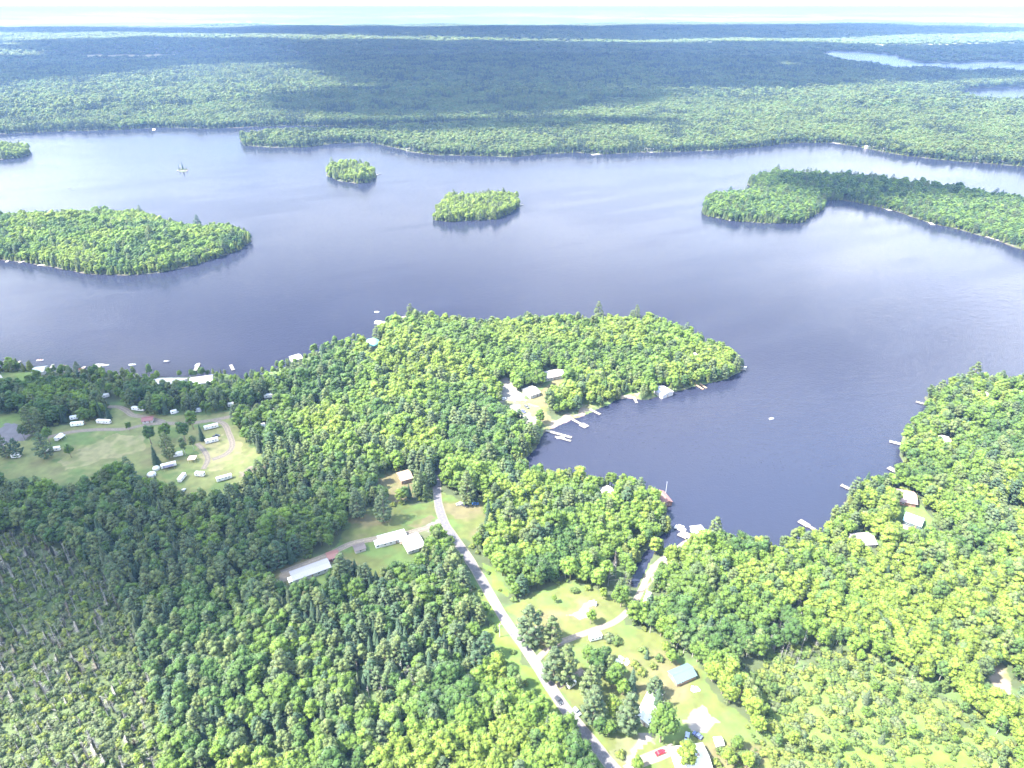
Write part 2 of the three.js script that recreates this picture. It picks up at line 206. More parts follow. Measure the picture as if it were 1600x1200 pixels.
{
  const angles = [], radii = [0];
  for (let a = -50; a < 50; a += 0.2) angles.push(a);
  for (let a = 50; a < 310; a += 4) angles.push(a);
  for (let r = 20; r < 45000; r *= r < 150 ? 1.02 : r < 900 ? 1.0065 : r < 1700 ? 1.0075 : r < 4000 ? 1.014 : 1.035) radii.push(r);
  const na = angles.length, pos = [], col = [], uv = [], idx = [];
  for (const r of radii) for (const a of angles) {
    const x = r * Math.sin(a * Math.PI / 180), z = -r * Math.cos(a * Math.PI / 180), s = shore(x, z), y = heightAt(x, z, s);
    pos.push(x, y, z); uv.push((x - TX[0]) / (TX[1] - TX[0]), (z - TX[2]) / (TX[3] - TX[2]));
    let c = FLOOR;
    if (s[0] < 0) c = [0.06, 0.05, 0.035];
    else if (s[0] < 1.6 && s[1] !== 'mainland') c = [0.045, 0.042, 0.035];
    const f = r > 900 ? fieldAt(x, z) : null; if (f) c = f[4];
    else if (r > 5500) { const n = fbm(x / 260, z / 420, 4, 33), q = sstep(0.45, 0.62, fbm(x / 1500, z / 2600, 3, 44)); c = [lerp(0.035, 0.10, n) * (1 + q), lerp(0.06, 0.14, n) * (1 + q * 0.7), lerp(0.03, 0.045, n) * (1 + q * 0.3)]; }
    const near = x > TX[0] && x < TX[1] && z > TX[2] && z < TX[3] && s[0] > 0;
    col.push(...(near ? [1, 1, 1] : c.map((v, q) => v / FLOOR[q])));
  }
  for (let i = 0; i + 1 < radii.length; i++) for (let j = 0; j < na; j++) { const k = (j + 1) % na, a = i * na + j, b = i * na + k, c = a + na, d = b + na; idx.push(a, b, c, b, d, c); }
  const g = new THREE.BufferGeometry();
  g.setAttribute('position', new THREE.Float32BufferAttribute(pos, 3)); g.setAttribute('color', new THREE.Float32BufferAttribute(col, 3)); g.setAttribute('uv', new THREE.Float32BufferAttribute(uv, 2));
  g.setIndex(idx); g.computeVertexNormals();
  const m = new THREE.Mesh(g, new THREE.MeshStandardMaterial({ map: soilTexture(), vertexColors: true, roughness: 1 }));
  m.name = 'ground'; m.userData = { kind: 'structure', label: 'grassy and wooded lakeside land reaching to the horizon', category: 'ground' }; m.receiveShadow = true; scene.add(m);
}

// ---------------------------------------------------------------- lake
{
  const N = 1024, h = new Float32Array(N * N), d = new Uint8Array(N * N * 4), rough = new Uint8Array(512 * 512 * 4);
  const tile = (x, y, p, s) => { const xi = Math.floor(x), yi = Math.floor(y); let fx = x - xi, fy = y - yi; fx = fx * fx * (3 - 2 * fx); fy = fy * fy * (3 - 2 * fy); const w = (v, m) => ((v % m) + m) % m, a = hash(w(xi, p[0]), w(yi, p[1]), s), b = hash(w(xi + 1, p[0]), w(yi, p[1]), s), c = hash(w(xi, p[0]), w(yi + 1, p[1]), s), e = hash(w(xi + 1, p[0]), w(yi + 1, p[1]), s); return a + (b - a) * fx + (c - a) * fy + (a - b - c + e) * fx * fy; };
  for (let j = 0; j < N; j++) for (let i = 0; i < N; i++) { let v = 0; for (const [px, py, a, s] of [[36, 56, 0.22, 1], [110, 160, 0.28, 2], [230, 330, 0.28, 3], [430, 500, 0.22, 4]]) v += a * tile(i / N * px, j / N * py, [px, py], s); h[j * N + i] = v; }
  for (let k = 0; k < N * N; k++) { const v = clamp(h[k] / 1.05) * 255; d.set([v, v, v, 255], k * 4); }
  for (let j = 0; j < 512; j++) for (let i = 0; i < 512; i++) { const v = 0.30 * tile(i / 512 * 4, j / 512 * 9, [4, 9], 21) + 0.3 * tile(i / 512 * 9, j / 512 * 26, [9, 26], 22) + 0.4 * tile(i / 512 * 22, j / 512 * 70, [22, 70], 23); rough.set([0, 255 * clamp(0.2 + 0.8 * sstep(0.32, 0.68, v)), 0, 255], (j * 512 + i) * 4); }
  const tex = (data, n, sx, sz) => { const t = new THREE.DataTexture(data, n, n); t.wrapS = t.wrapT = THREE.RepeatWrapping; t.magFilter = THREE.LinearFilter; t.repeat.set(sx, sz); t.rotation = 0.5; t.needsUpdate = true; return t; };
  const S = 120000, g = new THREE.PlaneGeometry(S, S); g.rotateX(-Math.PI / 2);
  const m = new THREE.Mesh(g, new THREE.MeshPhysicalMaterial({ color: lin(0.016, 0.018, 0.034), roughness: 0.2, ior: 1.34, bumpMap: tex(d, N, S / 130, S / 130), bumpScale: 0.11, roughnessMap: tex(rough, 512, S / 1300, S / 1300) }));
  m.name = 'lake'; m.userData = { kind: 'structure', label: 'wide calm lake with faint ripples', category: 'lake' }; m.receiveShadow = true; scene.add(m);
}

// ---------------------------------------------------------------- roads, draped a hand's breadth above the ground
function speckle(seed, spots, base) {
  const N = 256, d = new Uint8Array(N * N * 4), r = rng(seed);
  for (let k = 0; k < N * N; k++) { const i = k % N, j = (k / N) | 0, v = clamp(base + (r() - 0.5) * spots + (fbm(i / 30, j / 30, 3, seed) - 0.5) * 0.5) * 255; d.set([v, v, v, 255], k * 4); }
  const t = new THREE.DataTexture(d, N, N); t.wrapS = t.wrapT = THREE.RepeatWrapping; t.magFilter = THREE.LinearFilter; t.needsUpdate = true; return t;
}
const roadGrain = speckle(5, 0.25, 0.8);
function ribbon(name, pts, width, y, material, label, cat, parent, shift = 0) {
  const c = new THREE.CatmullRomCurve3(pts.map(([x, z]) => new THREE.Vector3(x, 0, z)), false, 'centripetal'), n = Math.ceil(c.getLength() / 2), pos = [], uv = [], idx = [];
  for (let i = 0; i <= n; i++) {
    const p = c.getPointAt(i / n), t = c.getTangentAt(i / n), w = (width / 2) * (1 + 0.16 * (noise(i / 3, width, 6) - 0.5));
    for (const s of [-1, -0.33, 0.33, 1]) { const x = p.x - t.z * (s * w + shift), z = p.z + t.x * (s * w + shift); pos.push(x, heightAt(x, z) + y, z); uv.push((s * w + shift) / 4, i / 2); }
    if (i) for (let q = 0; q < 3; q++) { const a = (i - 1) * 4 + q, b = a + 4; idx.push(a, a + 1, b, a + 1, b + 1, b); }
  }
  const g = new THREE.BufferGeometry(); g.setAttribute('position', new THREE.Float32BufferAttribute(pos, 3)); g.setAttribute('uv', new THREE.Float32BufferAttribute(uv, 2)); g.setIndex(idx); g.computeVertexNormals();
  const m = new THREE.Mesh(g, material); m.name = name; m.receiveShadow = true; m.userData = parent ? {} : { kind: 'structure', label, category: cat }; (parent ?? scene).add(m); return m;
}
{
  const M = (r, g, b) => new THREE.MeshStandardMaterial({ color: lin(r, g, b), map: roadGrain, roughness: 0.95 });
  const asphalt = M(0.132, 0.122, 0.135), verge = M(0.183, 0.160, 0.129), dirt = M(0.200, 0.167, 0.133), rut = M(0.168, 0.140, 0.115);
  const tell = { shore_track: 'curving dirt track from the paved road to the cove landing', yard_drive: 'pale gravel drive past the white mobile home', camp_track: 'sandy track across the campground meadow', camp_lane: 'grey gravel lane beside the red-roofed hut', camp_loop: 'sandy loop round the parked trailers', camp_spur: 'short two-rut spur by the campground trees', yard_track: 'faint track off the paved road', lower_drive: 'pale gravel drive with the red car' };
  for (const [name, w, pts] of ROADS) {
    if (name === 'main_road') {
      ribbon('road_verge', pts, w + 0.9, 0.05, verge, 'sandy verge along the paved road', 'verge');
      ribbon('road', pts, w, 0.10, asphalt, 'narrow grey paved road running down to the peninsula', 'road');
    } else { const t = ribbon(name, pts, w, 0.06, dirt, tell[name], 'track'); for (const s of [-1, 1]) ribbon('wheel_rut', pts, 0.7, 0.085, rut, '', '', t, s * 0.8); }
  }
}

// ---------------------------------------------------------------- trees: leaf-sized faces on the lobes of each crown
class Leaves {
  constructor() { this.p = []; this.n = []; this.c = []; this.i = []; }
  tri(a, b, c, n, col) { const k = this.p.length / 3; for (const v of [a, b, c]) { this.p.push(...v); this.n.push(...n); this.c.push(col[0], col[1], col[2]); } this.i.push(k, k + 1, k + 2); }
  leaf(c, out, size, r, col, long = 1, blend = 0.55) {  // a small folded spray of leaves facing roughly outwards
    let nx = out[0] + (r() - 0.5) * 1.5, ny = out[1] + (r() - 0.5) * 1.3 + 0.15, nz = out[2] + (r() - 0.5) * 1.5; let l = Math.hypot(nx, ny, nz) || 1; nx /= l; ny /= l; nz /= l;
    let ux = r() - 0.5, uy = r() - 0.5, uz = r() - 0.5, d = ux * nx + uy * ny + uz * nz; ux -= d * nx; uy -= d * ny; uz -= d * nz; l = Math.hypot(ux, uy, uz) || 1; ux /= l; uy /= l; uz /= l;
    const vx = ny * uz - nz * uy, vy = nz * ux - nx * uz, vz = nx * uy - ny * ux, a = size * 0.5 * long, b = size * 0.5, f = size * 0.14;
    const sx = nx * (1 - blend) + out[0] * blend, sy = ny * (1 - blend) + out[1] * blend, sz = nz * (1 - blend) + out[2] * blend; l = Math.hypot(sx, sy, sz) || 1;
    const k = this.p.length / 3, N = [sx / l, sy / l, sz / l];
    for (const [s, t, w] of [[-1, 0, 0], [0, -1, f], [1, 0, 0], [0, 1, f]]) { this.p.push(c[0] + ux * a * s + vx * b * t - nx * w, c[1] + uy * a * s + vy * b * t - ny * w, c[2] + uz * a * s + vz * b * t - nz * w); this.n.push(...N); this.c.push(col[0], col[1], col[2]); }
    this.i.push(k, k + 1, k + 2, k, k + 2, k + 3);
  }
  blob(c, rad, r, col) {  // the dense inside of a lobe
    const g = ICO, q = g.attributes.position, k = this.p.length / 3;
    for (let v = 0; v < q.count; v++) { const s = 0.85 + 0.3 * hash(Math.round(q.getX(v) * 40), Math.round(q.getY(v) * 40) * 7 + Math.round(q.getZ(v) * 40), k); this.p.push(c[0] + q.getX(v) * rad[0] * s, c[1] + q.getY(v) * rad[1] * s, c[2] + q.getZ(v) * rad[2] * s); this.n.push(q.getX(v), q.getY(v), q.getZ(v)); this.c.push(col[0], col[1], col[2]); this.i.push(k + v); }
  }
  tube(pts, radii, sides, col) {
    const k0 = this.p.length / 3;
    pts.forEach((p, j) => { for (let s = 0; s < sides; s++) { const a = s / sides * 2 * Math.PI, x = Math.cos(a), z = Math.sin(a); this.p.push(p[0] + x * radii[j], p[1], p[2] + z * radii[j]); this.n.push(x, 0, z); this.c.push(col[0], col[1], col[2]); if (j) { const a0 = k0 + (j - 1) * sides + s, a1 = k0 + (j - 1) * sides + (s + 1) % sides, b0 = a0 + sides, b1 = a1 + sides; this.i.push(a0, b0, a1, a1, b0, b1); } } });
  }
  stick(a, b, w, col) {  // a thin three-sided branch
    const k = this.p.length / 3;
    for (let s = 0; s < 3; s++) { const t = s / 3 * 2 * Math.PI, x = Math.cos(t), z = Math.sin(t); this.p.push(a[0] + x * w, a[1] + z * w * 0.6, a[2] + z * w); this.n.push(x * 0.5, 0.8, z * 0.5); this.c.push(col[0], col[1], col[2]); }
    this.p.push(...b); this.n.push(0, 1, 0); this.c.push(col[0], col[1], col[2]);
    for (let s = 0; s < 3; s++) this.i.push(k + s, k + (s + 1) % 3, k + 3);
  }
  build() { const g = new THREE.BufferGeometry(); g.setAttribute('position', new THREE.Float32BufferAttribute(this.p, 3)); g.setAttribute('normal', new THREE.Float32BufferAttribute(this.n, 3)); g.setAttribute('color', new THREE.Float32BufferAttribute(this.c, 3)); g.setIndex(this.i); return g; }
}
const ICO = new THREE.IcosahedronGeometry(1, 0);
const jit = (r, a = 0.22) => { const k = 1 + (r() - 0.5) * 2 * a, y = (r() - 0.5) * a * 0.7; return [k * (1 + y), k, k * (1 - y)]; };
function dir(r) { const y = r() * 2 - 1, a = r() * 6.2832, s = Math.sqrt(1 - y * y); return [s * Math.cos(a), y, s * Math.sin(a)]; }
const BARK = [0.16, 0.13, 0.10], PALE = [0.26, 0.25, 0.22];

function crownOfLobes(L, r, o) {  // o: y centre, rx, ry, lobes, size of lobe, leaves per lobe, leaf size
  const lobes = [];
  for (let i = 0; i < o.lobes; i++) {
    const t = (i + 0.5) / o.lobes, y = 1 - t * 1.55, s = Math.sqrt(Math.max(0, 1 - y * y)), a = i * 2.39996 + r() * 0.9, k = (o.fill ?? 0.66) * (0.72 + r() * 0.54);
    const c = [Math.cos(a) * s * o.rx * k, o.y + y * o.ry * k, Math.sin(a) * s * o.rx * k], q = o.lobe * (0.6 + r() * 0.8); lobes.push([c, q]);
  }
  for (const [c, q] of lobes) {
    const tint = jit(r, 0.12);
    L.blob(c, [q * 0.82, q * 0.8 * (o.flat ?? 0.85), q * 0.82], r, tint);
    for (let k = 0; k < o.leaves; k++) {
      const d = dir(r); if (d[1] < -0.55) d[1] = -d[1] * 0.5;
      const p = [c[0] + d[0] * q * (0.9 + r() * 0.22), c[1] + d[1] * q * (o.flat ?? 0.85) * (0.9 + r() * 0.22), c[2] + d[2] * q * (0.9 + r() * 0.22)];
      if (lobes.some(([e, w]) => e !== c && Math.hypot(p[0] - e[0], p[1] - e[1], p[2] - e[2]) < w * 0.72)) continue;
      const j = jit(r, o.jitter ?? 0.25); L.leaf(p, d, o.leaf * (0.7 + r() * 0.6), r, [j[0] * tint[0], j[1] * tint[1], j[2] * tint[2]], o.long ?? 1.15);
    }
  }
}
function trunkOf(r, h, w, col, limbs = 4, reach = 1.6) {
  const T = new Leaves(), bend = (r() - 0.5) * 0.7;
  T.tube([[0, -0.3, 0], [bend * 0.15, h * 0.35, bend * 0.1], [bend * 0.5, h * 0.7, bend * 0.3], [bend, h, bend * 0.5]], [w * 1.25, w * 0.9, w * 0.65, w * 0.2], 6, col);
  for (let i = 0; i < limbs; i++) { const a = r() * 6.28, y = h * (0.45 + 0.4 * r()); T.stick([bend * 0.4, y, bend * 0.2], [Math.cos(a) * reach, y + reach * 0.8, Math.sin(a) * reach], w * 0.5, col); }
  return T;
}
const SPECIES = {
  maple_tree: (r) => { const H = 12.5 + r() * 2.5, R = 3.1 + r() * 0.8, L = new Leaves(); crownOfLobes(L, r, { y: H * 0.58, rx: R, ry: H * 0.44, lobes: 26, lobe: R * 0.37, leaves: 30, leaf: 0.60 }); return [L, trunkOf(r, H * 0.7, 0.24, BARK)]; },
  poplar_tree: (r) => { const H = 13 + r() * 3, R = 2.0 + r() * 0.5, L = new Leaves(); crownOfLobes(L, r, { y: H * 0.58, rx: R, ry: H * 0.43, lobes: 20, lobe: R * 0.46, leaves: 30, leaf: 0.46, flat: 1.15, fill: 0.74, jitter: 0.3 }); return [L, trunkOf(r, H * 0.85, 0.17, PALE, 5, 1.0)]; },
  pine_tree: (r) => {
    const H = 14 + r() * 4, R = 3.0 + r() * 0.8, L = new Leaves();
    for (let l = 0; l < 9; l++) { const t = l / 8, y = H * (0.15 + 0.81 * t), rad = R * Math.sin(Math.PI * (0.26 + 0.70 * t) ** 0.9) * (0.85 + r() * 0.3) + 0.25, n = Math.max(3, Math.round(9 * (1 - t * 0.6)));
      for (let k = 0; k < n; k++) { const a = (k + r() * 0.6 + l * 0.4) / n * 6.2832, rr = rad * (0.55 + 0.4 * r()), c = [Math.cos(a) * rr, y + (r() - 0.4) * 0.8, Math.sin(a) * rr], q = 0.75 + 0.4 * r() * (1.2 - t * 0.5), tint = jit(r, 0.16);
        L.blob(c, [q * 0.95, q * 0.36, q * 0.95], r, tint);
        for (let m = 0; m < 12; m++) { const d = dir(r); d[1] = Math.abs(d[1]) * 0.8 + 0.1; const p = [c[0] + d[0] * q * 1.15, c[1] + d[1] * q * 0.55, c[2] + d[2] * q * 1.15], j = jit(r, 0.3); L.leaf(p, d, 0.5, r, [j[0] * tint[0], j[1] * tint[1], j[2] * tint[2]], 1.7, 0.35); } } }
    return [L, trunkOf(r, H * 0.96, 0.24, [0.13, 0.10, 0.08], 7, 1.9)];
  },
  spruce_tree: (r) => {
    const H = 12 + r() * 4, R = 2.0 + r() * 0.5, L = new Leaves();
    for (let l = 0; l < 15; l++) { const t = l / 14, y = H * (0.12 + 0.86 * t), rad = R * (1 - t) ** 0.85 + 0.18, n = Math.max(4, Math.round(13 * (1 - t * 0.65)));
      if (t < 0.9) L.blob([0, y, 0], [rad * 0.6, H * 0.05, rad * 0.6], r, jit(r, 0.2));
      for (let k = 0; k < n; k++) { const a = (k + r()) / n * 6.2832, len = rad * (0.8 + 0.35 * r()), cx = Math.cos(a), cz = Math.sin(a), j = jit(r, 0.25), w = 0.24 + len * 0.2, dy = -len * 0.28;
        L.tri([cx * 0.1, y + 0.35, cz * 0.1], [cx * len * 0.65 - cz * w, y + dy * 0.5, cz * len * 0.65 + cx * w], [cx * len, y + dy, cz * len], [cx * 0.5, 0.8, cz * 0.5], j); L.tri([cx * 0.1, y + 0.35, cz * 0.1], [cx * len, y + dy, cz * len], [cx * len * 0.65 + cz * w, y + dy * 0.5, cz * len * 0.65 - cx * w], [cx * 0.6, 0.7, cz * 0.6], j);
        for (let m = 0; m < 2; m++) { const f = 0.45 + r() * 0.5; L.leaf([cx * len * f, y + dy * f + 0.05, cz * len * f], [cx * 0.6, 0.7, cz * 0.6], 0.42, r, j, 1.6, 0.4); } } }
    return [L, trunkOf(r, H * 0.98, 0.18, [0.14, 0.11, 0.09], 0)];
  },
  cedar_tree: (r) => { const H = 9.5 + r() * 3, R = 1.9 + r() * 0.5, L = new Leaves();
    for (let l = 0; l < 7; l++) { const t = l / 6; crownOfLobes(L, r, { y: H * (0.12 + 0.78 * t), rx: R * (1.02 - 0.85 * t), ry: 0.7, lobes: l < 5 ? 6 : 3, lobe: 0.62 * R * (1 - 0.5 * t), leaves: 16, leaf: 0.42, flat: 1.1, fill: 0.75, jitter: 0.3 }); }
    return [L, trunkOf(r, H * 0.9, 0.17, BARK, 0)]; },
  dead_tree: (r) => { const H = 8 + r() * 5, L = new Leaves(), c = () => jit(r, 0.15), fuzzy = r() < 0.75, lean = (r() - 0.5) * 1.0, wide = seedNo % 8 < 3 ? 1.8 : 1;
    const n = fuzzy ? 230 : 60; for (let k = 0; k < n; k++) { const t = 0.3 + 0.68 * r(), a = r() * 6.28, len = (fuzzy ? 1.5 : 1.9) * wide * (1.12 - t) * (0.5 + r()) + 0.25, y = H * t, x = lean * t; L.stick([x, y, lean * t * 0.4], [x + Math.cos(a) * len, y + len * (fuzzy ? 0.25 : 0.5), lean * t * 0.4 + Math.sin(a) * len], fuzzy ? 0.038 : 0.05, c()); }
    const T = new Leaves(); T.tube([[0, -0.3, 0], [lean * 0.4, H * 0.4, lean * 0.16], [lean, H, lean * 0.4]], [0.13, 0.09, 0.02], 5, [1, 1, 1]); return [L, T]; },
  shrub: (r) => { const L = new Leaves(), R = 1.1 + r() * 0.5; crownOfLobes(L, r, { y: 0.9, rx: R * 1.1, ry: 0.9, lobes: 8, lobe: R * 0.55, leaves: 22, leaf: 0.42, jitter: 0.32 }); const T = new Leaves(); for (let k = 0; k < 5; k++) { const a = r() * 6.28; T.stick([0, -0.1, 0], [Math.cos(a) * 0.6, 1.2, Math.sin(a) * 0.6], 0.05, BARK); } return [L, T]; },
  far_broadleaf: (r) => { const H = 12 + r() * 4, R = 3.4, L = new Leaves(); crownOfLobes(L, r, { y: H * 0.62, rx: R, ry: H * 0.36, lobes: 10, lobe: R * 0.5, leaves: 12, leaf: 1.2 }); const T = new Leaves(); T.tube([[0, -0.5, 0], [0, H * 0.6, 0]], [0.25, 0.15], 4, BARK); return [L, T]; },
  far_conifer: (r) => { const H = 15 + r() * 4, R = 2.6, L = new Leaves(); for (let l = 0; l < 5; l++) { const t = l / 5; crownOfLobes(L, r, { y: H * (0.2 + 0.78 * t), rx: R * (1 - 0.75 * t), ry: 0.9, lobes: 3, lobe: R * 0.55 * (1 - 0.6 * t), leaves: 7, leaf: 0.9 }); } const T = new Leaves(); T.tube([[0, -0.5, 0], [0, H * 0.8, 0]], [0.25, 0.1], 4, BARK); return [L, T]; },
  far_clump: (r) => { const L = new Leaves(); for (let k = 0; k < 14; k++) { const a = r() * 6.28, q = Math.sqrt(r()) * 9, h = 8 + r() * 5; L.blob([Math.cos(a) * q, h * 0.55, Math.sin(a) * q], [3.2, h * 0.5, 3.2], r, jit(r, 0.25)); } return [L, new Leaves()]; },
};
const VARIANTS = { maple_tree: 7, poplar_tree: 5, pine_tree: 5, spruce_tree: 4, cedar_tree: 4, dead_tree: 8, shrub: 4, far_broadleaf: 5, far_conifer: 3, far_clump: 4 };
const stock = {};
let seedNo = 100;
for (const [k, n] of Object.entries(VARIANTS)) stock[k] = Array.from({ length: n }, () => {
  const [L, T] = SPECIES[k](rng(seedNo++)), crown = L.build(), trunk = T.p.length ? T.build() : null;
  let whole = crown; if (trunk) { const t = trunk.clone(), c = t.attributes.color; if (k !== 'dead_tree') for (let i = 0; i < c.count; i++) c.setXYZ(i, c.getX(i) * 5, c.getY(i) * 4, c.getZ(i) * 8); whole = mergeGeometries([crown, t]); }
  return { crown, trunk, whole };
});
// foliage colours, as the leaves are (linear)
const GREENS = {
  maple_tree: [['bright green', [0.130, 0.208, 0.034]], ['mid green', [0.100, 0.168, 0.032]], ['deep green', [0.062, 0.122, 0.032]], ['yellow-green', [0.158, 0.222, 0.036]]],
  poplar_tree: [['grey-green', [0.093, 0.140, 0.055]], ['mid green', [0.087, 0.153, 0.043]], ['pale green', [0.138, 0.184, 0.065]]],
  pine_tree: [['dark blue-green', [0.068, 0.120, 0.061]], ['grey-green', [0.101, 0.146, 0.070]], ['olive', [0.120, 0.161, 0.062]]],
  spruce_tree: [['dark', [0.043, 0.081, 0.045]], ['blue-green', [0.060, 0.103, 0.060]], ['grey-green', [0.083, 0.113, 0.063]]],
  cedar_tree: [['olive', [0.134, 0.168, 0.045]], ['yellow-green', [0.162, 0.204, 0.045]], ['green', [0.101, 0.148, 0.043]]],
  dead_tree: [['silver-grey', [0.20, 0.192, 0.188]], ['pale grey', [0.24, 0.23, 0.225]], ['brown-grey', [0.165, 0.14, 0.122]]],
  shrub: [['green', [0.110, 0.165, 0.045]], ['yellow-green', [0.160, 0.200, 0.045]], ['grey-green', [0.120, 0.155, 0.070]]],
};
const leafy = (c) => new THREE.MeshPhysicalMaterial({ color: lin(...c), vertexColors: true, roughness: 0.95, specularIntensity: 0.25, transmission: 0.5, thickness: 0, side: THREE.DoubleSide });
const dry = (c) => new THREE.MeshStandardMaterial({ color: lin(...c), vertexColors: true, roughness: 0.95, side: THREE.DoubleSide });
const GREEN_MAT = {}; for (const [k, list] of Object.entries(GREENS)) GREEN_MAT[k] = list.map(([, c]) => (k === 'dead_tree' ? dry(c) : leafy(c)));
const MASS_LEAF = leafy([1, 1, 1]), MASS_DRY = dry([1, 1, 1]), barkMat = dry([1, 1, 1]);

// ---------------------------------------------------------------- where the trees stand
const SWAMP = polygon([[-241.9, -225.5], [-208.2, -224.2], [-187.7, -214.8], [-171.1, -206.3], [-150.8, -189.2], [-134.0, -169.6], [-122.1, -153.6], [-111.4, -139.4], [-102.5, -122.6], [-93.2, -104.6], [-175.8, -104.6]]);
const CONIFER = polygon([[-279.6, -269.1], [-228.4, -266.5], [-200.2, -271.7], [-163.3, -259.0], [-141.2, -256.5], [-127.8, -279.8], [-110.1, -296.9], [-80.1, -296.9], [-51.1, -279.8], [-34.2, -269.1], [-32.4, -249.4], [-69.8, -244.8], [-42.7, -215.6], [-15.3, -201.0], [0.0, -166.8], [-8.6, -153.6], [-38.2, -148.7], [-55.2, -130.7], [-71.2, -118.8], [-113.4, -137.2], [-149.6, -184.5], [-191.7, -219.5], [-249.0, -227.5]]);
const CAMPWOOD = polygon([[-358.1, -375.4], [-171.1, -375.4], [-106.7, -432.5], [-92.3, -359.0], [-120.1, -296.9], [-140.3, -254.1], [-272.2, -259.0]]);
const DEADWOOD = [polygon([[90.7, -181.4], [108.6, -184.5], [108.9, -166.8], [99.4, -153.6], [87.2, -156.2]]), polygon([[-52.3, -156.2], [-35.2, -158.7], [-29.1, -144.0], [-49.5, -141.7]])];
const SHRUBBY = polygon([[74.9, -158.7], [104.3, -166.8], [132.1, -158.7], [144.3, -141.7], [151.2, -126.6], [140.7, -104.6], [52.8, -104.6], [63.1, -130.7], [78.9, -130.7]]);
const EDGE = 0.25;
const placed = [];           // { kind, x, z, y, s, turn, tone, land, d }
const BUILT = [];            // circles kept free of trees: x, z, radius (filled from the lists of things)
function put(kind, x, z, s = 1, tone = null, label = null, r = Math.random) { placed.push({ kind, x, z, s, tone, label, y: heightAt(x, z), d: Math.hypot(x, z), variant: Math.floor(r() * VARIANTS[kind]), turn: r() * 6.2832, land: label ? 'named' : 'mainland', q: r() }); }
function pick(r, list) { let t = r() * list.reduce((a, b) => a + b[1], 0); for (const [k, w] of list) { t -= w; if (t <= 0) return k; } return list[0][0]; }
